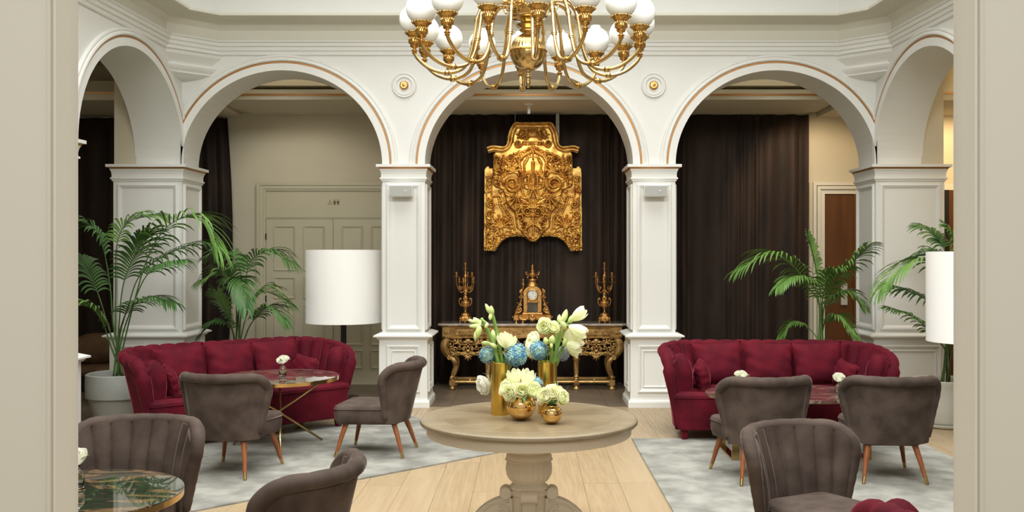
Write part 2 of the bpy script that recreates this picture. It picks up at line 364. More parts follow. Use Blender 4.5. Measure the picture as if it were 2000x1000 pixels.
# cornice swept round the court
def sweep(path, prof, name, mat, parent=None):
    P = [Vector((p[0], p[1])) for p in path]; n = len(P); rings = []
    for i in range(n):
        d0 = (P[i] - P[i-1]).normalized() if i else (P[1]-P[0]).normalized()
        d1 = (P[i+1] - P[i]).normalized() if i < n-1 else d0
        n0 = Vector((d0.y, -d0.x)); n1 = Vector((d1.y, -d1.x)); b = (n0+n1).normalized(); k = 1/max(b.dot(n0), .3)
        rings.append([(P[i].x + b.x*k*o, P[i].y + b.y*k*o, z) for o, z in prof])
    m = MB(); m.loft(rings, cap=False, closed=False); return m.build(name, mat, parent, smooth=False)
ch = .40
path = [(-xside(2.56), 2.56), (-xside(YB-ch), YB-ch), (-XC+ch, YB), (XC-ch, YB), (xside(YB-ch), YB-ch), (xside(2.56), 2.56)]
# lower mouldings
co = sweep(path, [(.003, 3.835), (.018, 3.845), (.020, 3.880), (.034, 3.888), (.036, 3.925), (.052, 3.932), (.054, 3.965), (.070, 3.975), (.070, 3.99), (.02, 3.995), (.003, 4.00)], 'trim_3', 'white'); struct(co)
co = sweep(path, [(.004, 3.998), (.004, 4.11), (.06, 4.165), (.17, 4.195), (.29, 4.20), (.30, 4.205), (.30, 4.232), (.26, 4.236), (.02, 4.24), (.004, 4.24)], 'trim_4', 'cream'); struct(co)
m = MB()
pin = [(-xside(2.56), 2.56), (-xside(YB-ch), YB-ch), (-XC+ch, YB), (XC-ch, YB), (xside(YB-ch), YB-ch), (xside(2.56), 2.56)]
m.loft([[(p[0]*.998, p[1]-.008*(p[1] > 5), 4.2) for p in pin], [(p[0]*.998, p[1]-.008*(p[1] > 5), 6.4) for p in pin]], cap=False, closed=False)
m.loft([[(p[0], p[1], 6.4) for p in pin], [(p[0]*1.1, p[1] + (.3 if p[1] > 5 else -.3), 6.42) for p in pin]], cap=False, closed=False)
struct(m.build('wall_upper', 'white'))
m = MB(); m.box(-4.4, 4.4, 2.2, 10.8, 6.42, 6.5); struct(m.build('ceiling', 'white'))
# corner corbels under the chamfered cornice
for sx in (-1, 1):
    m = MB(); rings = []
    for c_, z in ((.40, 3.86), (.40, 3.84), (.36, 3.83), (.355, 3.80), (.33, 3.78), (.27, 3.735), (.255, 3.72), (.255, 3.70), (.30, 3.70), (.31, 3.685), (.29, 3.66), (.25, 3.63), (.25, 3.615), (.19, 3.59), (.15, 3.575), (.02, 3.56)):
        e = min(.07, c_*.3)
        pts = [(XC+.1, YB+.1), (XC-c_-e, YB+.1), (XC-c_-e, YB-.0), (XC-c_, YB-e*.9), (XC-e*.9+.02, YB-c_), (XC+.02+SPL*c_, YB-c_-e), (XC+.1, YB-c_-e)]
        rings.append([(sx*x, y, z) for x, y in pts])
    m.loft(rings); o = m.build('corbel', 'white', wall_left if sx < 0 else wall_right)

# far corridor
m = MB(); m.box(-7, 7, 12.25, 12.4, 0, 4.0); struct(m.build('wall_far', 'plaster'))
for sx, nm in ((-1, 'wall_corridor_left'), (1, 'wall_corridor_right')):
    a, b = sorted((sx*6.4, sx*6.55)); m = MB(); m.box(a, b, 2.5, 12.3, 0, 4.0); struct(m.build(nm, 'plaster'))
m = MB(); m.box(-6.6, 6.6, 10.87, 12.4, 3.96, 4.02)
for sx in (-1, 1):
    a, b = sorted((sx*4.28, sx*6.6)); m.box(a, b, 2.4, 10.9, 3.96, 4.02)
struct(m.build('ceiling_corridor', 'plaster'))
bh = struct(MB().box(-3.55, 3.55, 11.02, 12.26, 3.47, 3.53).build('trim_5', 'plaster'))
MB().box(-3.50, 3.50, 11.0, 12.2, 3.535, 3.585).build('upper_board', 'plaster', bh)
MB().box(-3.53, 3.53, 11.008, 12.2, 3.515, 3.545).build('copper_line', 'copper', bh)
MB().box(-3.5, 3.5, 11.06, 12.2, 3.64, 3.97).build('fascia', 'plaster', bh)
MB().box(-3.5, 3.5, 11.35, 12.2, 3.58, 3.66).build('slot_shade', 'black', bh)  # black board paints in the shade inside the recessed slot
for sx in (-1, 1):
    a, b = sorted((sx*3.56, sx*4.3)); q = struct(MB().box(a, b, 10.9, 12.26, 3.50, 3.58).build('trim_6' if sx < 0 else 'trim_7', 'plaster'))
    a, b = sorted((sx*3.72, sx*4.12)); MB().box(a, b, 10.9, 12.25, 3.44, 3.505).build('ceiling_beam', 'plaster', q)
    a, b = sorted((sx*3.71, sx*3.735)); MB().box(a, b, 10.9, 12.25, 3.50, 3.512).build('copper_line', 'copper', q)
    a, b = sorted((sx*4.32, sx*6.4)); q = struct(MB().box(a, b, 11.0, 12.26, 3.46, 3.56).build('trim_8' if sx < 0 else 'trim_9', 'plaster'))
    MB().box(a, b, 10.99, 11.02, 3.535, 3.550).build('copper_line', 'copper', q); MB().box(a, b, 11.2, 12.2, 3.56, 3.72).build('upper_board', 'plaster', q); MB().box(a, b, 11.5, 12.2, 3.72, 3.96).build('fascia', 'plaster', q)

# near wall with the opening the camera looks through
nw = MB()
x0, x1, ya, yb2 = -1.240, 1.170, 2.45, 2.555
nw.box(-6.5, x0-.0, ya, yb2, 0, 4.6); nw.box(x1, 6.5, ya, yb2, 0, 4.6); nw.box(x0, x1, ya, yb2, 3.4, 4.6)
nw = struct(nw.build('wall_front', 'near'))
struct(MB().box(-6.5, 6.5, 2.50, 2.56, 4.5, 6.45).build('wall_front_upper', 'white'))
for sx, xx in ((-1, x0), (1, x1)):
    m = MB(); prof = [(0, -.012), (.010, -.014), (.012, -.004), (.016, -.010), (.022, -.006), (.025, .012), (.034, .034), (.040, .060), (.036, .088), (.024, .1), (.022, .112), (.0, .115)]
    m.loft([[(xx - sx*a*.9, ya + b, z) for a, b in prof] for z in (0, 3.4)], cap=True); m.build('jamb_moulding', 'near', nw, smooth=True, auto=40)

# floor: pale oak boards, parts of the floor
fl = struct(MB().box(-4.35, 4.35, 1.5, 10.36, -.10, -.012).build('floor', 'sub'))
rnd = random.Random(3); bw = .262; pm = {}
x = -4.32; i = 0
while x < 4.3:
    y = 2.0 - rnd.random()*2.0
    while y < 10.36:
        L = rnd.choice((1.9, 2.2, 2.5)); y1_ = min(y + L, 10.36); y0_ = max(y, 1.5)
        if y1_ > y0_ + .05:
            key = (round(y1_-y0_, 3), rnd.choice(('oak', 'oak2', 'oak3', 'oak')))
            if key not in pm:
                o = MB().box(.001, bw-.001, .001, key[0]-.001, -.013, 0).build('plank', key[1], fl); pm[key] = o
            else:
                o = pm[key].copy(); C.objects.link(o); o.parent = fl
            o.location = (x, y0_, -rnd.random()*.0006)
        y += L
    x += bw
ft = struct(MB().box(-7, 7, 10.361, 12.4, -.10, -.012).box(-7, -4.36, 1.5, 10.361, -.10, -.002).box(4.36, 7, 1.5, 10.361, -.10, -.002).build('floor_corridor', 'brown_tile'))
t0 = None
for ix in range(-8, 8):
    for iy in range(3):
        if t0 is None: t0 = o = MB().box(.0015, .8585, .0015, .6285, -.013, 0).build('tile', 'brown_tile', ft)
        else: o = t0.copy(); C.objects.link(o); o.parent = ft
        o.location = (ix*.86, 10.361 + iy*.63, rnd.random()*.0008)
MB_fl = struct(MB().box(-7, 7, -3, 1.5, -.1, 0).build('floor_entrance', 'oak'))

# baseboard along the far wall
struct(MB().box(-3.0, -1.7, 12.22, 12.25, 0, .12).build('baseboard_far', 'door'))

# doors
def door_panels(mb, x0, x1, z0, z1, y):
    mb.frame(((x0+x1)/2, y, (z0+z1)/2), (1,0,0), (0,-1,0), x1-x0, z1-z0, .03, .016)
YD = 12.25
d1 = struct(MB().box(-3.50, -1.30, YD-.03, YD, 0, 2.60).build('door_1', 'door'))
m = MB()
for a, b, e in ((0, .04, .055), (.04, .085, .04), (.085, .11, .025)):
    m.box(-3.50+a, -3.50+b, YD-.03-e, YD-.03, 0, 2.60-b); m.box(-1.30-b, -1.30-a, YD-.03-e, YD-.03, 0, 2.60-b); m.box(-3.50+a, -1.30-a, YD-.03-e, YD-.03, 2.60-b, 2.60-a)
m.build('door_frame', 'door', d1)
MB().box(-3.39, -1.41, YD-.055, YD-.03, 2.145, 2.165).box(-3.39, -1.41, YD-.045, YD-.03, 2.13, 2.15).build('transom_rail', 'door', d1)
for k, (a, b) in enumerate(((-3.385, -2.525), (-2.515, -1.655))):
    lf = MB().box(a, b, YD-.052, YD-.03, .14, 2.125).build('door_leaf', 'door', d1)
    wp = (b-a-.30)/2; m = MB()
    for j in range(2):
        xa = a + .10 + j*(wp+.10)
        for za, zb in ((1.46, 2.04), (1.10, 1.38), (.50, 1.02), (.20, .44)): door_panels(m, xa, xa+wp, za, zb, YD-.052)
    m.build('panel_moulding', 'door', lf)
    for z in (.35, 1.1, 1.9): MB().tube([(a if k == 0 else b, YD-.06, z-.04), (a if k == 0 else b, YD-.06, z+.04)], .009, 8).build('hinge', 'black', lf)
MB().box(-3.5, -1.3, YD-.09, YD-.03, 0, .14).build('kickboard', 'door', d1)
# pictograms over the door: a coat hanger, a man and a woman
yi = YD-.034; s_ = .0066
def ic(x, y): p = at(x, y, yi); return (p.x, yi, p.z)
m = MB()
m.tube([ic(644.0, 391.6), ic(643.2, 390.6), ic(644.0, 389.9), ic(645, 390.8), ic(644.2, 392.6), ic(644.2, 394.2)], .0016, 5)
m.tube([ic(644.2, 394.2), ic(640.3, 397.4), ic(641.2, 398.8), ic(647.4, 398.8), ic(648.4, 397.4), ic(644.2, 394.2)], .0018, 5)
m.build('hanger_icon', 'icon', d1)
def flat(mb, pts): mb.loft([[(p[0], yi-.004, p[2]) for p in pts], [(p[0], yi, p[2]) for p in pts]])
m = MB()
flat(m, [ic(653.4+.9*math.cos(a), 390.5+.9*math.sin(a)) for a in [k*PI/5 for k in range(10)]])
flat(m, [ic(651.2,392.8), ic(655.2,392.8), ic(655.6,393.6), ic(655.0,396.6), ic(654.6,400), ic(652.3,400), ic(651.8,396.6), ic(650.9,393.6)])
m.build('man_icon', 'icon', d1)
MB().box(ic(656.6,0)[0], ic(656.9,0)[0], yi-.003, yi, ic(0,400)[2], ic(0,390)[2]).build('divider_line', 'icon', d1)
m = MB()
flat(m, [ic(660.4+.9*math.cos(a), 390.5+.9*math.sin(a)) for a in [k*PI/5 for k in range(10)]])
flat(m, [ic(658.6,392.8), ic(662.2,392.8), ic(663.0,394.4), ic(661.9,397.2), ic(661.0,400), ic(659.8,400), ic(658.9,397.2), ic(657.9,394.4)])
m.build('woman_icon', 'icon', d1)
# right doorway with a brown timber leaf
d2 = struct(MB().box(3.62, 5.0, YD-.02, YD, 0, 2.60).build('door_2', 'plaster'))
m = MB()
for a, b, e in ((0, .04, .05), (.05, .09, .06), (.09, .15, .035)):
    m.box(3.66+a, 3.66+b, YD-.02-e, YD-.02, 0, 2.60-b); m.box(4.96-b, 4.96-a, YD-.02-e, YD-.02, 0, 2.60-b); m.box(3.66+a, 4.96-a, YD-.02-e, YD-.02, 2.60-b, 2.60-a)
m.build('door_frame', 'cream', d2)
lf = MB().box(3.81, 4.81, YD-.035, YD-.02, .0, 2.46).build('door_leaf', 'doorbrown', d2)
m = MB(); m.box(4.18, 4.81, YD-.045, YD-.035, 0, 2.46); m.build('door_stile', 'doorbrown', lf)
m = MB(); m.box(4.02, 4.10, YD-.06, YD-.035, 1.02, 1.30); m.build('door_plate', 'grille', lf)
d3 = struct(MB().box(5.30, 6.3, YD-.02, YD, 0, 2.58).build('door_3', 'cream'))
MB().box(5.36, 6.2, YD-.05, YD-.02, 0, 2.50).build('door_leaf', 'doorbrown', d3)
MB().box(5.33, 5.40, YD-.08, YD-.05, 0, 2.50).build('door_edge', 'black', d3)

# curtains
def curtain(xa, xb, y, z0, z1, label, gather=0):
    n = int((xb-xa)*90); nz = 8; rr = random.Random(int(xa*100)); ph = 0; v = []; xs = []
    amp = []
    k = 0
    for i in range(n+1):
        ph += 2*PI*(xb-xa)/n/.155*(1 + .45*math.sin(i*.021*3 + xa) + .25*math.sin(i*.083)); amp.append(ph)
    rings = []
    for j in range(nz+1):
        tz = j/nz; z = z0 + (z1-z0)*tz; ring = []
        for i in range(n+1):
            ff = i/n; xx = xa + (xb-xa)*ff
            if gather: xx += gather * math.sin(PI*min(1, (1-tz)*1.1)) * ff**6
            a = .034*(1 - .35*tz)*(1 + .5*math.sin(i*.037+xa))
            ring.append((xx + .012*math.sin(amp[i]*.5 + tz*1.3), y + .008 + a*math.sin(amp[i] + .35*math.sin(tz*4 + i*.01)) , z))
        rings.append(ring)
    m = MB(); m.loft(rings, cap=False, closed=False)
    o = m.build('curtain', 'curtain', smooth=True)
    sol = o.modifiers.new('thick', 'SOLIDIFY'); sol.thickness = .006
    return tag(o, label, 'curtain', 'dark brown velvet curtains')
curtain(-1.62, 1.66, 12.17, .02, 3.462, 'dark brown velvet curtain behind the gilded carved panel and console')
curtain(1.70, 3.58, 12.17, .02, 3.462, 'dark brown velvet curtain in the right arch above the sofa')
curtain(-6.35, -3.86, 12.15, .02, 3.42, 'dark brown velvet curtain seen either side of the left corner pillar', gather=.06)

# speakers on pillars
for sx, nm in ((-1, 'left'), (1, 'right')):
    c = at(784 if sx < 0 else 1280, 373.5, YB-.09)
    t = thing('wall_speaker', 'small pale grey wedge speaker high on the %s middle pillar' % nm, 'speaker', (c.x, YB-.022, c.z-.06), 0, 'pillar speakers')
    m = MB(); m.loft([[(-.115,0,z),(.115,0,z),(.128,-dy,z),(-.128,-dy,z)] for z, dy in ((.0,.10),(.01,.105),(.115,.125),(.125,.12))]); m.build('speaker_body', 'white', t, bevel=.004)
    MB().loft([[(-.120,-.101,.006),(.120,-.101,.006),(.120,-.107,.006),(-.120,-.107,.006)],[(-.120,-.118,.118),(.120,-.118,.118),(.120,-.126,.116),(-.120,-.126,.116)]]).build('grille', 'grille', t)
    MB().ball((.045, -.118, .06), .012, 10, 6, (1.3, .4, .5)).build('badge', 'white', t, smooth=True)
    MB().box(-.03, .03, -.03, .022, .03, .09).build('bracket', 'grille', t)

# spotlight in the soffit, picture wire, strap
t = thing('ceiling_spotlight', 'small white cylindrical spotlight under the soffit above the carved panel', 'spotlight', (.0, 11.35, 3.47))
MB().lathe([(.0001, 0), (.055, 0), (.05, -.012), (.0001, -.012)], 20).build('mount', 'white', t, smooth=True, auto=40)
MB().lathe([(.0001, -.01), (.014, -.01), (.014, -.03), (.018, -.035), (.018, -.115), (.0001, -.115)], 14).build('lamp_head', 'white', t, smooth=True, auto=40)
t = MB().tube([(at(1006,0,11.95).x, 11.98, 3.46), (at(1006,0,11.95).x, 11.98, 3.22)], .004, 6).build('hanging_wire', 'grille')
tag(t, 'thin wire holding the top left of the gilded carved panel', 'wire')
m = MB(); sx_ = at(1089, 0, 12).x
for k in range(7): m.box(sx_-.022, sx_+.022, 12.02, 12.035, 3.02+k*.06, 3.075+k*.06)
m.box(sx_-.016, sx_+.016, 12.024, 12.031, 3.0, 3.46)
tag(m.build('hanging_strap', 'grille'), 'ribbed grey strap behind the top right of the gilded carved panel', 'strap')

# ================================================================== FURNITURE
# rugs
def rug(label, cx, cy, wx, wy, rz):
    t = thing('area_rug', label, 'rug', (cx, cy, 0), rz)
    m = MB(); nx, ny = 40, 40; rr = random.Random(5)
    top = [[(-wx/2 + wx*i/nx, -wy/2 + wy*j/ny, .010 + rr.random()*.0015) for j in range(ny+1)] for i in range(nx+1)]
    m.loft(top, cap=False, closed=False)
    m.build('pile', 'rug', t, smooth=True)
    MB().box(-wx/2-.002, wx/2+.002, -wy/2-.002, wy/2+.002, .0005, .0095).build('backing', 'rug', t)
    return t
a_ = R(43.8)
Cn = Vector((.13, 8.30)); e1 = Vector((-math.cos(a_), -math.sin(a_))); e2 = Vector((-math.sin(a_), math.cos(a_)))
cc = Cn + e1*2.3 + e2*1.03
rug('pale grey rug set diagonally under the left sofa group', cc.x, cc.y, 4.6, 2.06, a_)
rug('pale grey rug under the right sofa, oval table and chairs', 2.19, 6.65, 2.52, 3.75, 0)
RZ = .0125

# ---------------- slipper chair
def shell(pos, ns, nv, ti, to):
    """closed padded shell: pos(s, v) mid surface, ti/to(s, v) offsets inwards and outwards"""
    e = 1e-3; inn = []; out = []
    for i in range(ns+1):
        s = -1 + 2*i/ns; ri = []; ro = []
        for j in range(nv+1):
            v = j/nv; p = Vector(pos(s, v))
            ds = Vector(pos(min(s+e, 1), v)) - Vector(pos(max(s-e, -1), v)); dv = Vector(pos(s, min(v+e, 1))) - Vector(pos(s, max(v-e, 0)))
            n = ds.cross(dv); n.normalize()
            ri.append(tuple(p - n*ti(s, v))); ro.append(tuple(p + n*to(s, v)))
        inn.append(ri); out.append(ro)
    return inn, out
def padded(pos, ns, nv, ti, to, rim_r, ribs, vlow=.25):
    inn, out = shell(pos, ns, nv, ti, to)
    m = MB(); m.loft(inn, cap=False, closed=False); m.loft(out, cap=False, closed=False)
    for A, B in ((inn, out),):
        m.loft([[A[i][0] for i in range(ns+1)], [B[i][0] for i in range(ns+1)]], cap=False, closed=False)
        m.loft([[A[i][-1] for i in range(ns+1)], [B[i][-1] for i in range(ns+1)]], cap=False, closed=False)
        m.loft([A[0], B[0]], cap=False, closed=False); m.loft([A[-1], B[-1]], cap=False, closed=False)
    return m
def make_chair(label, group):
    t = thing('slipper_chair', label, 'chair', (0, 0, 0), 0, group)
    H = .465; z0 = .280
    def pos(s, v):
        w = .262 + .068*v**1.2; yr = -.25 - .12*v; d = .10 + .135*v
        ph = R(74); a = s*ph
        x = w*math.sin(a)/math.sin(ph); y = yr + d*(1 - math.cos(a))/(1 - math.cos(ph))
        hh = H*(1 - .20*max(0, (abs(s) - .62)/.38)**2.4)
        return (x, y, z0 + hh*v)
    nr = 8
    def rib(s): return abs(math.sin(PI*(s+1)/2*nr))**.6
    ti = lambda s, v: .018 + .020*rib(s)*min(1, v*2.2) + .012*math.sin(PI*min(v, 1))
    to = lambda s, v: .020
    m = padded(pos, 64, 18, ti, to, .036, nr)
    b = m.build('backrest', 'velvet', t, smooth=True, auto=60)
    # rolled padded rim running up one wing, over the top and down the other
    pth = [pos(-1, v) for v in np.linspace(.10, 1, 16)][:-1] + [pos(s, 1) for s in np.linspace(-1, 1, 81)] + [pos(1, v) for v in np.linspace(1, .10, 16)][1:]
    n = len(pth); rad = []
    for i in range(n):
        if 15 <= i < n-15:
            s = -1 + 2*(i-15)/80; rad.append(.034 + .003*rib(s))
        else:
            k = i if i < 15 else n-1-i; rad.append(.020 + .017*(k/15)**.7 + .0012*math.sin(k*4))
    pth = [Vector(p) + Vector((p[0]*.03, -.012*(1-abs(p[0])/.4), 0)) for p in pth]
    for _ in range(4): pth = [pth[0]] + [(pth[i-1] + pth[i]*2 + pth[i+1])/4 for i in range(1, n-1)] + [pth[-1]]
    MB().tube(pth, rad, 14).build('rolled_rim', 'velvet', t, smooth=True)
    # seam cord under the roll, outside
    sm = [Vector(pos(s, .915)) + Vector((0, -.020, 0)) + Vector((math.sin(s*R(74)), -math.cos(s*R(74)), 0))*.004 for s in np.linspace(-.93, .93, 50)]
    MB().tube(sm, .004, 6).build('seam_cord', 'velvet', t, smooth=True)
    # seat
    def srect(e, z, b=.06):
        pts = []
        for cx_, cy_, a0 in ((.258-b, .295-b, 0), (-.258+b, .295-b, 90), (-.215+b, -.24+b, 180), (.215-b, -.24+b, 270)):
            for k in range(6):
                a = R(a0 + k*18); pts.append((cx_ + (b+e)*math.cos(a), cy_ + (b+e)*math.sin(a), z))
        return pts
    def dome(f, z): return [(p[0]*f, p[1]*f + .01*(1-f), z) for p in srect(0, 0)]
    m = MB(); m.loft([srect(-.025, .262), srect(-.012, .268), srect(-.003, .30), srect(.004, .345), srect(0, .382), srect(0, .386)])
    m.build('seat_base', 'velvet', t, smooth=True, auto=50)
    m = MB(); m.loft([srect(-.006, .383), srect(.004, .392), srect(.0, .408), srect(-.012, .418), dome(.8, .427), dome(.5, .433), dome(.2, .435)]); m.build('seat_cushion', 'velvet', t, smooth=True, auto=60)
    pp = srect(.004, .387); MB().tube(pp + [pp[0]], .0045, 6).build('piping', 'velvet', t, smooth=True)
    for sx in (-1, 1):
        for top, foot in (((.19*sx, .20), (.255*sx, .275)), ((.165*sx, -.19), (.225*sx, -.285))):
            L = MB().tube([(top[0], top[1], .275), (top[0]*.55+foot[0]*.45, top[1]*.55+foot[1]*.45, .16), (top[0]*.17+foot[0]*.83, top[1]*.17+foot[1]*.83, .045)], [.023, .019, .0135], 12).build('leg', 'wood_leg', t, smooth=True, auto=50)
            MB().tube([(top[0]*.17+foot[0]*.83, top[1]*.17+foot[1]*.83, .047), (foot[0], foot[1], .0)], [.0145, .0115], 12).build('ferrule', 'brass', L, smooth=True, auto=50)
    return t
G = 'taupe velvet slipper chairs'
spots = [((-2.24, 7.24), -10.8, 'taupe chair seen from behind, directly in front of the left sofa'),
         ((-1.27, 7.93), 82, 'taupe chair in profile facing left, beside the left middle pillar'),
         ((1.69, 7.06), 9, 'left of the two taupe chairs backed towards us before the right sofa'),
         ((2.645, 7.08), -3, 'right of the two taupe chairs backed towards us before the right sofa'),
         ((-2.06, 4.78), 177, 'taupe chair facing us behind the green marble table at lower left'),
         ((1.45, 4.62), 207, 'taupe chair turned three quarters to us at lower right, ribbed back and seat showing'),
         ((-1.11, 4.04), 74, 'taupe chair cut by the bottom edge, its curled back rising left of the centre table')]
ch0 = None
for (x, y), a, lb in spots:
    if ch0 is None: ch0 = o = make_chair(lb, G)
    else: o = copy_tree(ch0)
    o['label'] = lb; o.location = (x, y, RZ); o.rotation_euler.z = R(a)

# ---------------- channel-back sofa
def make_sofa(label, group):
    t = thing('channel_back_sofa', label, 'sofa', (0, 0, 0), 0, group)
    def plan(s, off):
        # U path, s -1..1: arm front -> corner -> back -> corner -> arm front
        W = .93 + off; D = -.36 - off*.9; Yf = .30; rc = .42
        La = Yf - (D + rc); Lc = PI/2*rc; Lb = 2*(W - rc); T = 2*La + 2*Lc + Lb
        q = abs(s)*T/2; sg = 1 if s >= 0 else -1
        if q <= Lb/2: x, y = q, D
        elif q <= Lb/2 + Lc:
            a = (q - Lb/2)/rc; x, y = W - rc + rc*math.sin(a), D + rc - rc*math.cos(a)
        else: x, y = W, D + rc + (q - Lb/2 - Lc)
        return sg*x, y
    def pos(s, v):
        off = -.03 + .105*v**1.3
        x, y = plan(s, off)
        h = .685 - .055*max(0, (abs(s) - .55)/.45)**1.3
        if abs(s) > .93: h -= .05*((abs(s)-.93)/.07)**2
        y2 = y + (.05*v if abs(s) > .98 else 0)
        return (x, y2, .085 + h*v)
    nr = 22
    def rib(s): return abs(math.sin(PI*(s+1)/2*nr))**.55
    ti = lambda s, v: .035 + .038*rib(s)*min(1, v*1.6) + .02*math.sin(PI*v*.9) + .035*max(0, (abs(s)-.8)/.2)*math.sin(PI*min(1, v*.8+.1))
    to = lambda s, v: .030
    m = padded(pos, 220, 14, ti, to, .05, nr); m.build('backrest', 'claret', t, smooth=True, auto=60)
    ptt = [pos(s, 1) for s in np.linspace(-1, 1, 221)]
    rad = [.044 + .012*rib(-1 + 2*i/220) for i in range(221)]
    sd_ = [pos(-1, v) for v in np.linspace(.0, 1, 14)][:-1]; sd2 = [pos(1, v) for v in np.linspace(1, .0, 14)][1:]
    sr = [.038 + .026*(k/13) for k in range(13)]
    allp = [Vector(p) for p in sd_ + ptt + sd2]; ar = sr + rad + sr[::-1]; n = len(allp)
    for _ in range(5): allp = [allp[0]] + [(allp[i-1] + allp[i]*2 + allp[i+1])/4 for i in range(1, n-1)] + [allp[-1]]
    MB().tube(allp, ar, 14).build('rolled_rim', 'claret', t, smooth=True)
    for sx in (-1, 1):
        P = bez([(sx*.845, .255, .36), (sx*.85, .265, .48), (sx*.868, .272, .60), (sx*.892, .262, .685), (sx*.905, .235, .725)], 14)
        MB().tube(P, [.055 + .034*math.sin(PI*min(1, (i+1)/15*1.02)**1.25) for i in range(15)], 16).build('arm_front', 'claret', t, smooth=True)
    # seat
    def sring(e, z, yb=-.30, k=1.0):
        pts = []; b = .07
        for cx_, cy_, a0 in ((.955-b, .42-b, 0), (-.955+b, .42-b, 90), (-.86+b, yb+b, 180), (.86-b, yb+b, 270)):
            for q in range(6):
                a = R(a0 + q*18); x = cx_ + (b+e)*math.cos(a); y = cy_ + (b+e)*math.sin(a)
                pts.append((x*k, y, z))
        return pts
    MB().loft([sring(-.03, .085, k=.965), sring(-.012, .095, k=.97), sring(-.004, .20, k=.985), sring(0, .355), sring(.0, .375)]).build('seat_base', 'claret', t, smooth=True, auto=50)
    MB().loft([sring(-.004, .372), sring(.006, .382), sring(.002, .40), sring(-.015, .415), sring(-.06, .425), sring(-.15, .43), sring(-.24, .43)]).build('seat_cushion', 'claret', t, smooth=True, auto=60)
    pp = sring(.005, .377); MB().tube(pp + [pp[0]], .006, 6).build('piping', 'claret', t, smooth=True)
    for x, y in ((-.86, .34), (.86, .34), (-.8, -.30), (.8, -.30)):
        MB().loft([[(x+a*.032, y+b*.032, .10) for a, b in ((-1,-1),(1,-1),(1,1),(-1,1))], [(x*1.0+a*.022, y+b*.022, 0) for a, b in ((-1,-1),(1,-1),(1,1),(-1,1))]]).build('leg', 'claret', t)
    return t
GS = 'claret velvet channel-back sofas'
sofa_r = make_sofa('claret velvet channel-back sofa in front of the right arch', GS); sofa_r.location = (2.26, 8.80, RZ); sofa_r.rotation_euler.z = R(178.5)
sofa_l = copy_tree(sofa_r); sofa_l['label'] = 'claret velvet channel-back sofa set at an angle on the left'; sofa_l.location = (-2.705, 8.81, RZ); sofa_l.rotation_euler.z = R(222)
sofa_n = copy_tree(sofa_r); sofa_n['label'] = 'claret velvet sofa of which only one arm tip shows at the bottom right corner'; sofa_n.location = (2.26, 3.25, 0.0); sofa_n.rotation_euler.z = R(3)

def pillow_mesh(w, h, T, seed=0, n=18):
    rr = random.Random(seed); m = MB(); ph = [rr.random()*6 for _ in range(6)]
    for sgn in (1, -1):
        g = []
        for i in range(n+1):
            row = []
            for j in range(n+1):
                x = -1 + 2*i/n; y = -1 + 2*j/n
                th = T*(max(0, (1 - abs(x)**2.6))*max(0, (1 - abs(y)**2.6)))**.55
                px = x*(1 - .07*(1 - abs(y)**2)*abs(x)**3*1.0); py = y*(1 - .07*(1 - abs(x)**2)*abs(y)**3)
                wr = .006*math.sin(6*x + 4*y + ph[0])*(abs(x*y)) + .005*math.sin(11*y - 5*x + ph[1])*abs(x)
                row.append((px*w/2, sgn*th + wr, py*h/2))
            g.append(row)
        m.loft(g, cap=False, closed=False)
    return m
GP = {}
def cushion(label, group, sofa, lx, ly, lz, rx=0, ry=0, rz=0, w=.44, h=.42, T=.075, seed=1):
    mt = Matrix.Translation(sofa.location) @ Matrix.Rotation(sofa.rotation_euler.z, 4, 'Z')
    o = pillow_mesh(w, h, T, seed).build('cushion', 'claret', smooth=True)
    tag(o, label, 'cushion', group)
    mm = mt @ Matrix.Translation((lx, ly, lz)) @ Matrix.Rotation(R(rz), 4, 'Z') @ Matrix.Rotation(R(rx), 4, 'X') @ Matrix.Rotation(R(ry), 4, 'Y')
    o.matrix_world = mm; return o
for sofa, nm, gp in ((sofa_l, 'left', 'cushions on the left sofa'), (sofa_r, 'right', 'cushions on the right sofa')):
    for k, (lx, w) in enumerate(((.47, 'leftmost'), (0.0, 'middle'), (-.47, 'rightmost'))):
        cushion('%s of the three large claret cushions on the %s sofa' % (w, nm), gp, sofa, lx, -.155 - (.0 if k != 1 else .0), .625, rx=15, ry=(3, -2, 2)[k], w=.47, h=.40, T=.075, seed=k+3)
    cushion('small claret cushion against the left arm of the %s sofa' % nm, gp, sofa, .66, .06, .535, rx=16, rz=72, ry=14, w=.30, h=.25, T=.07, seed=9)
    cushion('small claret cushion against the right arm of the %s sofa' % nm, gp, sofa, -.66, .04, .545, rx=16, rz=-72, ry=-8, w=.30, h=.25, T=.07, seed=11)

# ---------------- coffee tables
def rod_table(label, x, y, Rr, ztop, mar, angs, group=None, rz=0):
    t = thing('coffee_table', label, 'table', (x, y, RZ), rz, group)
    z = ztop - RZ
    MB().lathe([(.0001, z-.012), (Rr-.004, z-.012), (Rr-.004, z-.006), (.0001, z-.006)], 64).build('marble_top', mar, t, smooth=True, auto=30)
    MB().lathe([(.0001, z-.006), (Rr, z-.006), (Rr, z), (.0001, z)], 64).build('glass_sheet', mar, t, smooth=True, auto=30)
    MB().lathe([(Rr-.02, z-.034), (Rr, z-.034), (Rr+.002, z-.006), (Rr-.004, z-.006), (Rr-.02, z-.012)], 64, cap=False).build('brass_rim', 'brass', t, smooth=True, auto=30)
    for a in angs:
        a = R(a); c, s = math.cos(a), math.sin(a); off = .012
        MB().tube([(-c*(Rr-.07) - s*off, -s*(Rr-.07) + c*off, z-.02), (-s*off, c*off, z*.50), (c*Rr*.85 - s*off, s*Rr*.85 + c*off, .009)], .0095, 10).build('leg', 'brass', t, smooth=True)
    return t
rod_table('round marble coffee table on crossed brass rods before the left sofa', -2.14, 8.10, .505, .625, 'marble_b', (43, -75, 165))
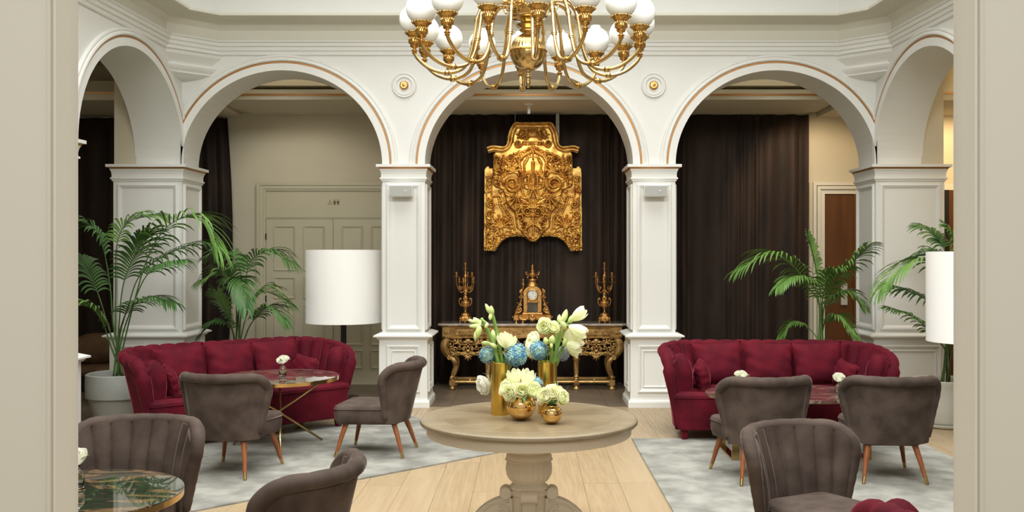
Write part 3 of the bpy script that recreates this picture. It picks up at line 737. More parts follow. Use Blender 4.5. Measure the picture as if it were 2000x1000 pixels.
rod_table('round green marble table with brass rim cut by the left jamb', -1.99, 4.08, .475, .625, 'marble_g', (60, -60, 180))
rod_table('round marble table just showing at the lower right corner', 2.27, 3.93, .46, .515, 'marble_b', (90, 210, 330))
t = thing('oval_coffee_table', 'oval brown marble coffee table on brass loop legs before the right sofa', 'table', (2.19, 7.87, RZ))
def oval(a, b, z0, z1, mt, nm, k=72):
    MB().loft([[(a*math.cos(2*PI*i/k), b*math.sin(2*PI*i/k), z) for i in range(k)] for z in (z0, z1)]).build(nm, mt, t, smooth=True, auto=40)
oval(.715, .47, .478, .484, 'brass', 'brass_underplate'); oval(.72, .475, .484, .498, 'marble_b', 'marble_top'); oval(.722, .477, .4985, .505, 'marble_b', 'glass_sheet')
for sx in (-1, 1):
    x = sx*.53; m = MB()
    m.box(x-.03, x+.03, -.27, -.25, .0, .478); m.box(x-.03, x+.03, .25, .27, 0, .478); m.box(x-.03, x+.03, -.25, .25, 0, .012)
    m.build('loop_leg', 'brass', t)

# ---------------- centre table
M['veneer_a'] = pmat('oak_veneer_light', (.25, .195, .12), .33, noise=(1.6, (.205, .155, .092), 6, .3, .7), stretch=(2, 9, 1))
M['veneer_b'] = pmat('oak_veneer_dark', (.21, .16, .097), .33, noise=(1.6, (.175, .13, .075), 6, .3, .7), stretch=(9, 2, 1))
t = thing('pedestal_table', 'round pedestal table with bleached oak top and greige carved base in the centre', 'table', (0, 5.13, 0))
prof = [(.0001, .745), (.565, .745), (.578, .748), (.586, .757), (.587, .764), (.584, .773), (.574, .779), (.56, .78), (.0001, .78)]
MB().lathe(prof, 96).build('tabletop', 'pale_oak_top', t, smooth=True, auto=30)
for k in range(12):
    a0_ = 2*PI*k/12 + .13; rg = [[(r_*math.cos(a0_ + q*PI/36), r_*math.sin(a0_ + q*PI/36), z_) for q in range(7)] for r_, z_ in ((.004, .7802), (.004, .7812), (.462, .7812), (.463, .7802))]
    o = MB().loft(rg, cap=False, closed=False).build('veneer_segment', M['veneer_a'] if k % 2 else M['veneer_b'], t)
MB().lathe([(.495, .7803), (.50, .7806), (.505, .7803)], 96, cap=False).build('inlay_ring', 'pale_oak_top', t, smooth=True)
MB().lathe([(.0001, .690), (.53, .690), (.548, .694), (.552, .700), (.553, .744), (.0001, .746)], 96).build('apron', 'table_white', t, smooth=True, auto=30)
MB().lathe([(.0001, .69), (.10, .69), (.098, .64), (.092, .62), (.094, .612), (.108, .606), (.110, .598), (.108, .592), (.118, .585), (.124, .572), (.124, .556), (.119, .552)], 48, cap=False).build('pedestal_neck', 'table_white', t, smooth=True, auto=35)
MB().lathe([(.118, .560), (.128, .556), (.130, .550), (.120, .545)], 72, flute=(36, .05, .54, .56), cap=False).build('beaded_collar', 'table_white', t, smooth=True)
MB().lathe([(.112, .552), (.124, .53), (.127, .50), (.122, .47), (.108, .445), (.090, .430), (.085, .42)], 96, flute=(24, .05, .44, .54), cap=False).build('fluted_bulb', 'table_white', t, smooth=True)
MB().lathe([(.085, .425), (.095, .415), (.104, .408), (.106, .398), (.096, .392), (.100, .385), (.108, .378), (.106, .368), (.092, .36), (.09, .10), (.075, .08), (.0001, .08)], 48, cap=False).build('pedestal_column', 'table_white', t, smooth=True, auto=35)
leg0 = None
for k in range(4):
    if leg0 is None:
        # scroll leg: side outline in (r, z), extruded, with carved scrolls on both cheeks
        c_up = bez([(.085, .345), (.13, .35), (.19, .335), (.26, .29), (.33, .21), (.40, .12), (.47, .075), (.52, .06)], 26)
        c_lo = bez([(.52, .0), (.47, .0), (.40, .035), (.33, .08), (.26, .13), (.19, .16), (.13, .15), (.085, .12)], 26)
        out = [(p.x, p.y) for p in [Vector((q[0], q[1])) for q in c_up]] + [(q[0], q[1]) for q in c_lo]
        m = MB(); wv = .036
        n_ = 27
        rings = [[(c_up[i][0], -wv, c_up[i][1]), (c_up[i][0], wv, c_up[i][1]), (c_lo[n_-1-i][0], wv, c_lo[n_-1-i][1]), (c_lo[n_-1-i][0], -wv, c_lo[n_-1-i][1])] for i in range(n_)]
        m.loft(rings)
        leg0 = m.build('leg', 'table_white', t, bevel=.008)
        m = MB(); m.xf(Matrix.Identity(4))
        m.lathe([(.0001, -.046), (.026, -.046), (.034, -.040), (.034, .040), (.026, .046), (.0001, .046)], 24)
        m.xf(Matrix.Translation((.125, 0, .372)) @ Matrix.Rotation(R(90), 4, 'X'))
        m.build('scroll_knob', 'table_white', leg0, smooth=True, auto=35)
        m = MB()
        for sy in (-1, 1):
            def spir(cx_, cz_, r0, r1, a0, turns, rr):
                m.tube([(cx_ + (r0+(r1-r0)*q/30)*math.cos(R(a0) + 2*PI*turns*q/30), sy*.037, cz_ + (r0+(r1-r0)*q/30)*math.sin(R(a0) + 2*PI*turns*q/30)) for q in range(31)], [rr*(1-.4*q/30) for q in range(31)], 6)
            spir(.24, .215, .05, .012, 120, -1.4, .008); spir(.14, .27, .04, .01, 60, 1.3, .007); spir(.36, .11, .035, .008, 140, -1.2, .006)
            m.tube([(q[0], sy*.037, q[1]-.02) for q in c_up[2:22]], .006, 6)
            m.tube([(q[0], sy*.037, q[1]+.02) for q in c_lo[4:24]], .005, 6)
        m.build('carving', 'table_white', leg0, smooth=True)
        MB().lathe([(.0001, 0), (.03, 0), (.034, .01), (.03, .03), (.0001, .034)], 20, (.52, 0, 0)).build('foot', 'table_white', leg0, smooth=True, auto=40)
        leg0.rotation_euler.z = R(-90)
    else:
        l = copy_tree(leg0, t); l.rotation_euler.z = R(-90 + 90*k)
m = MB(); m.box(-.022, .022, -.115, -.085, .20, .355); m.box(-.015, .015, -.122, -.11, .22, .335); m.build('front_tablet', 'table_white', t, bevel=.005)

# ---------------- flowers
def rot_to(d):
    return Vector(d).normalized().to_track_quat('Z', 'Y').to_matrix().to_4x4()
def petal(mb, mat, L, W, curl, cup, n=6, base=.25):
    """petal from origin along +Z bulging to -Y... mat places it"""
    rows = []
    for i in range(n+1):
        t_ = i/n; w_ = W*(base + (1-base)*math.sin(PI*min(t_*.72 + .05, 1)))*(1 if t_ < .85 else max(.1, math.sqrt(max(0, 1-((t_-.85)/.16)**2))))
        yo = -cup*math.sin(PI*t_*.75)*L + curl*L*t_**3
        row = []
        for j in range(5):
            u = -1 + j/2; row.append(tuple(mat @ Vector((u*w_, -yo + abs(u)**2*w_*.55*(1-t_*.35)*(-1), t_*L))))
        rows.append(row)
    mb.loft(rows, cap=False, closed=False)
def bloom_rose(c, r, d, seed, mat='petal', name='bloom', parent=None):
    rr = random.Random(seed); m = MB(); base = Matrix.Translation(c) @ rot_to(d) @ Matrix.Translation((0, 0, -r*.75))
    k = 0
    for layer, (cnt, tilt, L, W, off) in enumerate(((3, -6, 1.25, .38, .08), (4, 0, 1.35, .5, .20), (5, 8, 1.4, .62, .32), (6, 22, 1.4, .72, .38), (6, 42, 1.35, .78, .38))):
        for q in range(cnt):
            a = 2*PI*(q + rr.random()*.4)/cnt + layer*.6
            mt = base @ Matrix.Rotation(a, 4, 'Z') @ Matrix.Translation((0, r*off, 0)) @ Matrix.Rotation(R(-tilt - rr.random()*8), 4, 'X')
            petal(m, mt, r*L*(1+.1*rr.random()), r*W, -.02 + .05*rr.random() + .10*(layer > 2), .16, 6)
    return m.build(name, mat, parent, smooth=True)
def bloom_tulip(c, r, L, d, seed, open_=14, mat='petal', name='bloom', parent=None, n=6):
    rr = random.Random(seed); m = MB(); base = Matrix.Translation(c) @ rot_to(d)
    for q in range(n):
        a = 2*PI*q/n + .2*rr.random()
        mt = base @ Matrix.Rotation(a, 4, 'Z') @ Matrix.Translation((0, r*.28, 0)) @ Matrix.Rotation(R(-open_ - 5*(q % 2)), 4, 'X')
        petal(m, mt, L*(1 + .06*rr.random()), r*.62, .10, .20, 7, base=.35)
    return m.build(name, mat, parent, smooth=True)
def bud_mesh(m, c, L, r, d):
    b = MB(); b.lathe([(r*.3, -L*.5), (r*.75, -L*.38), (r, -L*.1), (r*.92, L*.12), (r*.6, L*.34), (r*.2, L*.48), (.0002, L*.5)], 12, flute=(3, .12, -1, 1))
    b.xf(Matrix.Translation(c) @ rot_to(d)); m.add(b.v, b.f)
def leafblade(m, pts, w, fold=.25):
    P = bez(pts, 8); rows = []
    for i, p in enumerate(P):
        t_ = i/8; tan = (P[min(i+1, 8)] - P[max(i-1, 0)]).normalized(); sd__ = tan.cross(Vector((0, 0, 1)))
        if sd__.length < .05: sd__ = Vector((1, 0, 0))
        sd__.normalize(); ww = w*math.sin(PI*min(.12 + t_*.88, 1))**.7
        rows.append([tuple(p - sd__*ww + Vector((0, 0, ww*fold))), tuple(p), tuple(p + sd__*ww + Vector((0, 0, ww*fold)))])
    m.loft(rows, cap=False, closed=False)
def hydrangea(label, c, r, foot, seed, mat='hyd', sc=(1, 1, 1)):
    rr = random.Random(seed); m = MB(); n = 170
    t = thing('hydrangea', label, 'flower', foot, 0, 'flowers on the centre table')
    c0 = Vector(c) - Vector(foot)
    for k in range(n):
        z = 1 - 2*(k+.5)/n; a = k*2.39996; q = math.sqrt(1-z*z); d = Vector((q*math.cos(a)*sc[0], q*math.sin(a)*sc[1], z*sc[2]))
        p = c0 + d*r*(.88 + .20*rr.random()); f = r*.20; mt = Matrix.Translation(p) @ rot_to(d + Vector((rr.random()-.5, rr.random()-.5, rr.random()-.5))*.7) @ Matrix.Rotation(rr.random()*2, 4, 'Z')
        for j in range(4):
            b = j*PI/2
            ps = [(0, 0, 0), (f*.75*math.cos(b-.5), f*.75*math.sin(b-.5), f*.12), (f*1.15*math.cos(b), f*1.15*math.sin(b), f*.28), (f*.75*math.cos(b+.5), f*.75*math.sin(b+.5), f*.12)]
            m.add([tuple(mt @ Vector(x)) for x in ps], [(0, 1, 2, 3)])
    m.build('florets', mat, t)
    MB().ball(tuple(c0), r*.74, 14, 10, sc).build('flower_core', mat, t, smooth=True)
    MB().tube([tuple(c0), tuple(c0*.5 + Vector((0, 0, -.01))), (0, 0, 0)], .004, 6).build('stem', 'stem', t, smooth=True)
    return t
def cylinder_vase(label, x, y, r, h):
    t = thing('cylinder_vase', label, 'vase', (x, y, .78), 0, 'gold vases on the centre table')
    MB().lathe([(.0001, 0), (r-.001, 0), (r, .002), (r, h-.001), (r-.001, h), (r-.003, h), (r-.004, h-.002), (r-.004, .01), (.0001, .01)], 48, cap=False).build('vase_body', 'vase_gold', t, smooth=True, auto=40)
    MB().lathe([(.0001, h-.08), (r-.006, h-.08)], 24, cap=False).build('floral_foam', 'soil', t)
    return t
V1 = (-.156, 5.20); V2 = (.102, 5.235)
cylinder_vase('taller-looking brushed gold cylinder vase, left of the two', V1[0], V1[1], .0525, .288)
cylinder_vase('brushed gold cylinder vase, right of the two and partly hidden', V2[0], V2[1], .0525, .288)
def ball_vase(label, x, y, r, z=.78, mt='ball_gold'):
    t = thing('globe_vase', label, 'vase', (x, y, z), 0, 'gold vases on the centre table')
    pr = [(.0001, 0)]; 
    for k in range(1, 19):
        a = -PI/2 + (PI*.80)*k/18; pr.append((r*math.cos(a)*1.0, r*.97 + r*.97*math.sin(a)))
    zt = pr[-1][1]; pr += [(pr[-1][0], zt + r*.08), (pr[-1][0]-.003, zt + r*.08), (pr[-1][0]-.003, zt)]
    MB().lathe(pr, 48, cap=False).build('vase_body', mt, t, smooth=True, auto=60)
    MB().lathe([(.0001, zt-.01), (pr[-1][0]-.002, zt-.01)], 20, cap=False).build('floral_foam', 'soil', t)
    return t, z + zt
B1, zb1 = ball_vase('larger mirror gold globe vase of white tulips and roses', -.042, 5.02, .0785)
B2, zb2 = ball_vase('smaller mirror gold globe vase of white roses', .118, 4.905, .0535)
FG = 'flowers on the centre table'
def amaryllis(label, foot, path, buds, blooms=(), rs=.0105):
    """path, buds, blooms given as points seen at (x, y, depth)"""
    t = thing('amaryllis_stem', label, 'flower', foot, 0, FG); f = Vector(foot)
    pts = [Vector((0, 0, 0))] + [at(*p) - f for p in path]
    P = bez(pts, 14); MB().tube(P, [rs*(1.08 - .2*i/14) for i in range(15)], 10).build('stem', 'stem', t, smooth=True)
    for (x, y, d, L, r, dr) in buds:
        c = at(x, y, d) - f; m = MB(); bud_mesh(m, tuple(c), L, r, dr)
        q = c - Vector(dr).normalized()*L*.42; m.tube([tuple(q), tuple(q*.3 + P[-1]*.7)], r*.28, 6); m.build('bud', 'bud', t, smooth=True)
    for (x, y, d, L, r, dr, op) in blooms:
        c = at(x, y, d) - f; o = bloom_tulip(tuple(c - Vector(dr).normalized()*L*.5), r, L, dr, int(x), op, 'petal', 'bloom', t)
        MB().tube([tuple(c - Vector(dr).normalized()*L*.48), tuple(P[-1])], .005, 6).build('flower_stalk', 'stem', t, smooth=True)
    return t
zf = 1.0
amaryllis('thick green amaryllis stem leaning left with four pale buds in the left vase', (V1[0]+.005, V1[1]-.015, zf),
    [(973, 706, 5.18), (962, 668, 5.17), (947, 634, 5.15), (940, 622, 5.14)],
    [(932, 628, 5.13, .060, .017, (-.5, 0, .5)), (927, 637, 5.12, .060, .014, (-1, 0, -.05)), (934, 649, 5.1, .07, .018, (-.25, -.1, -1)), (950, 636, 5.10, .035, .010, (-.4, -.2, -.8)), (929, 656, 5.1, .055, .013, (-.15, -.1, -1)), (921, 627, 5.12, .04, .01, (-1, 0, .3))])
amaryllis('tallest amaryllis stem standing nearly upright with closed buds in the left vase', (V1[0]+.018, V1[1]-.005, zf),
    [(981, 706, 5.19), (974, 668, 5.18), (966, 630, 5.17), (961, 612, 5.17)],
    [(953, 603, 5.16, .062, .013, (-.5, 0, 1)), (960, 607, 5.14, .058, .016, (-.1, -.2, 1)), (958, 619, 5.13, .04, .012, (-.1, -.4, -.8))])
amaryllis('amaryllis in the left vase with half-open green-white flowers over the blue hydrangea', (V1[0]-.01, V1[1]+.02, zf),
    [(970, 706, 5.22), (968, 690, 5.24), (968, 675, 5.25)],
    [(964, 655, 5.24, .065, .017, (-.2, 0, 1)), (950, 671, 5.2, .06, .014, (-1, -.2, .2)), (963, 675, 5.15, .05, .014, (-.6, -.5, .4))])
amaryllis('amaryllis behind the left vase with an upright pair of cream flowers', (V1[0]+.03, V1[1]+.01, zf),
    [(988, 706, 5.2), (989, 695, 5.19)], [], [(984, 665, 5.16, .085, .030, (-.25, -.2, 1), 10), (995, 668, 5.15, .078, .028, (.35, -.2, 1), 12)])
amaryllis('thick amaryllis stem leaning right with buds high over the right vase', (V2[0]+.00, V2[1]-.02, zf),
    [(1081, 706, 5.2), (1088, 680, 5.18), (1098, 650, 5.17), (1104, 634, 5.17)],
    [(1100, 635, 5.13, .055, .018, (-.3, -.5, .6)), (1103, 617, 5.18, .075, .018, (.3, 0, 1)), (1117, 622, 5.18, .06, .017, (.6, 0, .8)), (1093, 624, 5.17, .04, .012, (-.2, 0, 1))],
    [(1129, 615, 5.17, .10, .026, (1, -.1, .75), 5), (1128, 646, 5.13, .105, .032, (1, -.3, -.55), 10)])
amaryllis('second amaryllis of the right vase with drooping open cream flowers on the right', (V2[0]+.015, V2[1]+.02, zf),
    [(1088, 706, 5.25), (1095, 690, 5.24), (1100, 675, 5.22)],
    [(1103, 668, 5.17, .05, .014, (.2, -.3, 1))], [(1117, 657, 5.2, .10, .038, (1, -.3, .5), 18), (1121, 677, 5.17, .095, .038, (1, -.3, -.35), 18)])
amaryllis('amaryllis of the right vase with round cream flower heads facing us', (V2[0]-.02, V2[1]-.015, zf),
    [(1075, 706, 5.2), (1077, 690, 5.17), (1078, 668, 5.16)],
    [(1078, 664, 5.12, .055, .020, (.15, -.4, 1)), (1066, 666, 5.13, .045, .016, (-.2, -.3, 1)), (1077, 675, 5.11, .03, .009, (0, -.4, -1))])
amaryllis('upright amaryllis behind the right vase carrying two ruffled cream heads', (V2[0]-.02, V2[1]+.015, zf),
    [(1084, 706, 5.27), (1087, 670, 5.27), (1090, 640, 5.26), (1091, 622, 5.25)], [(1092, 622, 5.25, .045, .013, (.1, 0, 1))])
def rose(label, c, r, d, foot, seed, mat='petal', group=FG):
    t = thing('white_rose', label, 'flower', foot, 0, group); f = Vector(foot); cc_ = Vector(c) - f
    bloom_rose(tuple(cc_), r, d, seed, mat, 'bloom', t)
    MB().tube([tuple(cc_ - Vector(d).normalized()*r*.7), tuple(cc_*.45 - Vector(d).normalized()*r*.4), (0, 0, 0)], .003, 6).build('stem', 'stem', t, smooth=True)
    return t
ft2 = (V2[0]-.015, V2[1], zf)
rose('round cream flower head at upper left of the right vase', at(1064, 637, 5.16), .034, (-.4, -1, .25), ft2, 21)
rose('smaller cream flower head beside the round one, right vase', at(1081, 639, 5.16), .028, (.2, -.8, .6), ft2, 22)
rose('pale open flower behind the blue hydrangea, left of the right vase', at(1041, 668, 5.27), .045, (-.9, -.4, .3), ft2, 23, 'petal')
rose('pale bloom low at the left of the right vase', at(1036, 682, 5.26), .035, (-1, -.2, 0), ft2, 28, 'petal')
rose('white bloom hanging low behind the left vase', at(945, 752, 5.30), .043, (-.8, -.5, -.2), (V1[0]-.01, V1[1]+.05, .785), 24, 'petal_w')
hydrangea('large blue hydrangea head right of the left vase rim', at(1008, 693, 5.15), .058, (V1[0]+.03, V1[1], zf), 1, 'hyd', (1.0, .9, 1.05))
hydrangea('blue-grey hydrangea head left of the left vase rim', at(952, 693, 5.22), .044, (V1[0]-.02, V1[1], zf), 2, 'hyd')
hydrangea('deep blue hydrangea head left of the right vase rim', at(1052, 684, 5.17), .048, (V2[0]-.03, V2[1]-.01, zf), 3, 'hyd', (1, .9, 1.05))
hydrangea('violet hydrangea head right of the right vase rim', at(1098, 690, 5.27), .040, (V2[0]+.03, V2[1]+.02, zf), 4, 'hyd2')
hydrangea('green-blue hydrangea peeping behind the larger globe vase flowers', at(1045, 751, 5.09), .040, (-.03, 5.03, zb1-.02), 5, 'hyd')
f1 = (-.042, 5.02, zb1-.01); f2_ = (.118, 4.905, zb2-.008)
for k, (x, y, d, r, dr, lb) in enumerate(((989, 757, 4.98, .036, (-.7, -.6, .5), 'white rose at the left of the larger globe vase'), (1001, 750, 5.0, .030, (-.3, -.6, .8), 'white rose behind the left rose of the larger globe vase'),
        (996, 768, 4.95, .032, (-.4, -.9, 0), 'white rose low at front left of the larger globe vase'), (1020, 762, 4.96, .031, (0, -1, .4), 'small white rose at the front of the larger globe vase'),
        (1043, 762, 4.98, .035, (.6, -.7, .4), 'white rose at the right of the larger globe vase'))):
    rose(lb, at(x, y, d), r, dr, f1, 30+k)
def tulip(label, c, r, L, d, foot, seed, op=10):
    t = thing('white_tulip', label, 'flower', foot, 0, FG); f = Vector(foot); cc_ = Vector(c) - f; dv = Vector(d).normalized()
    bloom_tulip(tuple(cc_ - dv*L*.5), r, L, d, seed, op, 'petal', 'bloom', t)
    MB().tube([tuple(cc_ - dv*L*.45), tuple(cc_*.4), (0, 0, 0)], .0035, 6).build('stem', 'stem', t, smooth=True)
tulip('tall white tulip, left one above the larger globe vase', at(1005, 737, 5.02), .030, .085, (-.25, -.1, 1), f1, 41, 14)
tulip('tall white tulip, right one above the larger globe vase', at(1029, 737, 5.02), .030, .088, (.3, -.1, 1), f1, 42, 14)
for k, (x, y, d, r, dr, lb) in enumerate(((1066, 772, 4.86, .031, (-.5, -.8, .3), 'white rose at the left of the smaller globe vase'), (1077, 767, 4.87, .033, (0, -.9, .6), 'white rose at the front of the smaller globe vase'),
        (1098, 776, 4.88, .032, (.7, -.7, .2), 'white rose at the right of the smaller globe vase'), (1088, 764, 4.92, .032, (.4, -.4, .9), 'white rose on top of the smaller globe vase'),
        (1057, 778, 4.9, .026, (-.9, -.4, 0), 'white rose drooping at far left of the smaller globe vase'))):
    rose(lb, at(x, y, d), r, dr, f2_, 50+k)
def greens(label, foot, blades, mat='leaf2', w=.006):
    t = thing('foliage_sprig', label, 'foliage', foot, 0, FG); f = Vector(foot)
    for pts in blades:
        m = MB(); leafblade(m, [(0, 0, 0)] + [at(*p) - f for p in pts], w); m.build('leaf', mat, t, smooth=True)
M['sprig'] = pmat('variegated_leaf', (.55, .65, .42), .5, noise=(30, (.25, .42, .2), 2, .4, .6))
greens('pale striped leaves sticking up from the smaller globe vase', f2_, [[(1088, 755, 4.93), (1095, 732, 4.93)], [(1085, 760, 4.95), (1084, 742, 4.96)], [(1100, 768, 4.93), (1113, 752, 4.92)], [(1070, 762, 4.93), (1062, 748, 4.92)]], 'sprig', .005)
greens('pale striped leaves behind the left vase', (V1[0]-.01, V1[1]+.05, .785), [[(955, 740, 5.3), (942, 727, 5.3)], [(952, 742, 5.3), (940, 737, 5.3)], [(955, 738, 5.3), (950, 721, 5.3)]], 'sprig', .004)
greens('dark leaves at the mouth of the larger globe vase', f1, [[(1024, 777, 4.94), (1022, 787, 4.92)], [(1034, 772, 4.95), (1044, 777, 4.94)], [(1005, 775, 4.95), (998, 780, 4.94)]], 'leaf', .010)
greens('dark leaves at the mouth of the smaller globe vase', f2_, [[(1084, 782, 4.86), (1094, 786, 4.85)], [(1070, 782, 4.86), (1062, 784, 4.85)], [(1080, 782, 4.85), (1082, 790, 4.84)]], 'leaf', .008)

# bud vases on the coffee tables
def bud_vase(where, x, y, z, seed, h=.105):
    g = 'bud vases on the coffee tables'
    t = thing('glass_bud_vase', 'glass bud vase ' + where, 'vase', (x, y, z), 0, g)
    MB().lathe([(.0001, .004), (.030, .004), (.031, .010), (.031, h*.55), (.026, h*.72), (.013, h*.8), (.011, h*.9), (.015, h), (.013, h), (.0095, h*.9), (.011, h*.82), (.024, h*.72), (.029, h*.55), (.029, .012), (.0001, .012)], 28, cap=False).build('glass_body', 'glass', t, smooth=True)
    MB().lathe([(.0001, .0), (.031, .0), (.031, .005), (.0001, .005)], 28).build('glass_foot', 'glass', t, smooth=True, auto=40)
    f = (x, y, z + .02); rr = random.Random(seed)
    q = thing('white_posy', 'white posy ' + where, 'flower', f, 0, 'posies on the coffee tables')
    bloom_rose((.0, -.005, h+.015), .036, (-.1, -.6, .8), seed, 'petal_w', 'bloom', q)
    bloom_rose((.025 if seed % 2 else -.028, .01, h+.03), .022, (.3 if seed % 2 else -.4, -.3, .8), seed+5, 'petal_w', 'bloom', q)
    for k in range(6):
        a = rr.random()*6.28; m = MB(); L = .055 + .02*rr.random()
        leafblade(m, [(0, 0, h*.75), (.5*L*math.cos(a), .5*L*math.sin(a), h + .01), (L*math.cos(a), L*math.sin(a), h + .005 + .03*rr.random())], .008); m.build('leaf', 'sprig', q, smooth=True)
    for k in range(3): MB().tube([(0.002*k, 0, 0), (-.002*k, 0, h*.9), (0, -.004, h+.0)], .0018, 5).build('stem', 'stem', q)
    return t
bud_vase('on the round table before the left sofa', -2.10, 8.08, .625, 1)
bud_vase('at the left end of the oval table before the right sofa', at(1448,0,7.9).x, 7.9, .517, 2)
bud_vase('at the right end of the oval table before the right sofa', at(1638,0,7.75).x, 7.75, .517, 3)
bud_vase('at the left edge on the green marble table by the jamb', -1.99, 4.17, .625, 4)
bud_vase('at the right edge beside the right jamb of the opening', 1.90, 4.0, .515, 6)

# ================================================================== LAMPS
def floor_lamp(label, x, y, zb, zt, r):
    t = thing('floor_lamp', label, 'lamp', (x, y, 0), 0, 'floor lamps with white drum shades')
    MB().lathe([(.0001, 0), (.17, 0), (.175, .004), (.175, .014), (.168, .018), (.0001, .02)], 36).build('base', 'black', t, smooth=True, auto=40)
    MB().box(-.031, .031, -.012, .012, .018, zt-.25).build('pole', 'black', t)
    MB().lathe([(r, zb), (r+.002, zb), (r+.002, zt), (r, zt), (r-.004, zt-.004), (r-.004, zb+.004), (r, zb)], 72, cap=False).build('shade', 'shade', t, smooth=True, auto=40)
    m = MB()
    for k in range(3): a = k*2*PI/3; m.tube([(0, 0, zt-.06), ((r-.004)*math.cos(a), (r-.004)*math.sin(a), zt-.05)], .003, 6)
    m.lathe([(.018, zt-.2), (.018, zt-.06)], 12); m.build('shade_carrier', 'black', t)
    MB().ball((0, 0, zt-.36), .045, 14, 10).build('bulb', 'globe', t, smooth=True)
floor_lamp('floor lamp with big white drum shade left of the left middle pillar', -2.155, 11.02, .878, 1.720, .430)
floor_lamp('floor lamp with white drum shade cut by the right jamb', 4.075, 8.66, .868, 1.690, .412)

# ================================================================== CHANDELIER
CH = (0.0, 6.5, 0)
t = thing('chandelier', 'large polished brass chandelier with sixteen opal globes', 'chandelier', (CH[0]-.005, CH[1], 3.05))
def zc(z): return z - 3.05
MB().lathe([(.0001, zc(2.80)), (.008, zc(2.805)), (.016, zc(2.83)), (.020, zc(2.86)), (.014, zc(2.872)), (.022, zc(2.876)), (.024, zc(2.885)), (.012, zc(2.892)), (.014, zc(2.91)), (.032, zc(2.925))], 24, flute=(8, .2, zc(2.81), zc(2.865))).build('finial', 'brass', t, smooth=True)
pr = [(.12*math.cos(a)*1.06, .13*math.sin(a)) for a in [R(x) for x in range(-84, 1, 7)]]
MB().lathe([(.0001, -.131)] + pr, 48, flute=(16, .015, -1, 1), cap=False).build('bowl_lower', 'brass', t, smooth=True)
MB().lathe([(.128, -.004), (.133, 0), (.133, .006), (.128, .012)], 48, cap=False).build('bowl_band', 'brassd', t, smooth=True)
pr = [(.125*math.cos(a), .008 + .122*math.sin(a)) for a in [R(x) for x in range(0, 82, 7)]]
MB().lathe(pr, 96, flute=(32, .07, -1, 1), cap=False).build('bowl_upper', 'brass', t, smooth=True)
MB().lathe([(.03, .12), (.036, .135), (.055, .14), (.062, .15), (.05, .158), (.058, .165), (.075, .172), (.085, .18), (.078, .188), (.05, .193), (.045, .20), (.06, .215), (.10, .225), (.125, .235), (.135, .25), (.14, .27), (.15, .28), (.152, .29), (.14, .30), (.11, .31), (.09, .33), (.085, .36), (.10, .38), (.105, .39), (.08, .41), (.05, .43), (.04, .48), (.05, .52), (.06, .54), (.03, .57), (.02, .62)], 48, flute=(24, .05, .17, .285)).build('central_column', 'brass', t, smooth=True, auto=50)
MB().tube([(0, 0, .6), (0, 0, 3.34)], .012, 10).build('suspension_rod', 'brass', t, smooth=True)
MB().lathe([(.0001, 3.30), (.09, 3.32), (.10, 3.345), (.10, 3.37), (.0001, 3.37)], 24).build('ceiling_rose', 'brass', t, smooth=True)
m = MB()
for k in range(8):
    a = 2*PI*k/8 + .2; P = []
    for q in range(26):
        th = q/25*3.6*PI; rr_ = .05*(1 - q/32); P.append(((.17 + rr_*math.cos(th))*math.cos(a), (.17 + rr_*math.cos(th))*math.sin(a), .37 + rr_*math.sin(th)))
    m.tube(P, [.008*(1 - q/34) for q in range(26)], 6)
    m.tube([(.06*math.cos(a), .06*math.sin(a), .42), (.12*math.cos(a), .12*math.sin(a), .44), (.20*math.cos(a), .20*math.sin(a), .41)], [.006, .008, .004], 6)
    m.tube([(.12*math.cos(a), .12*math.sin(a), .30), (.19*math.cos(a), .19*math.sin(a), .29), (.215*math.cos(a), .215*math.sin(a), .33), (.19*math.cos(a), .19*math.sin(a), .35)], [.006, .006, .006, .004], 6)
m.build('scroll_ornament', 'brass', t, smooth=True)
# one arm, then fifteen copies
CR = .775
PT = bez([(.09, .30), (.14, .340), (.22, .355), (.300, .32), (.345, .235), (.365, .11), (.395, -.025), (.44, -.112), (.515, -.148), (.60, -.148), (.685, -.115), (.75, -.06), (CR, -.02)], 60)
arm = MB().tube([(p[0], 0, p[1]) for p in PT], .0125, 10)
for fr in (.36, .46): # collars
    p = PT[int(fr*60)]; q = PT[int(fr*60)+1]
    for e in (-.012, 0, .012):
        c = Vector((p[0], 0, p[1])); d = (Vector((q[0], 0, q[1])) - c).normalized(); c = c + d*e
        arm.tube([tuple(c - d*.004), tuple(c + d*.004)], .021 if e == 0 else .018, 12)
arm.ball((.555, 0, -.152), .022, 12, 8, (1, 1.1, .9)); arm.tube([(.535, 0, -.150), (.539, 0, -.150)], .022, 12); arm.tube([(.571, 0, -.152), (.575, 0, -.152)], .022, 12)
arm = arm.build('arm', 'brass', t, smooth=True, auto=50)
zz = -.02
cup = MB().lathe([(.010, zz-.01), (.018, zz), (.018, zz+.004), (.010, zz+.008), (.022, zz+.014), (.022, zz+.018), (.011, zz+.024), (.012, zz+.034), (.026, zz+.040), (.030, zz+.048), (.028, zz+.056), (.033, zz+.060), (.040, zz+.066), (.042, zz+.070), (.038, zz+.074), (.038, zz+.110), (.044, zz+.114), (.058, zz+.128), (.064, zz+.134), (.063, zz+.140), (.050, zz+.136), (.03, zz+.12)], 44, (CR, 0, 0), flute=(22, .06, zz+.06, zz+.14), cap=False).build('candle_cup', 'brassd', arm, smooth=True, auto=60)
m = MB()
for k in range(16):
    a = 2*PI*k/16; x, y = CR + .0385*math.cos(a), .0385*math.sin(a)
    m.tube([(x, y, zz+.076), (x, y, zz+.108)], .0035, 5)
    x2, y2 = CR + .061*math.cos(a), .061*math.sin(a); m.ball((x2, y2, zz+.136), .0075, 8, 5)
m.build('pierced_gallery', 'brass', cup, smooth=True)['kind'] = 'stuff'
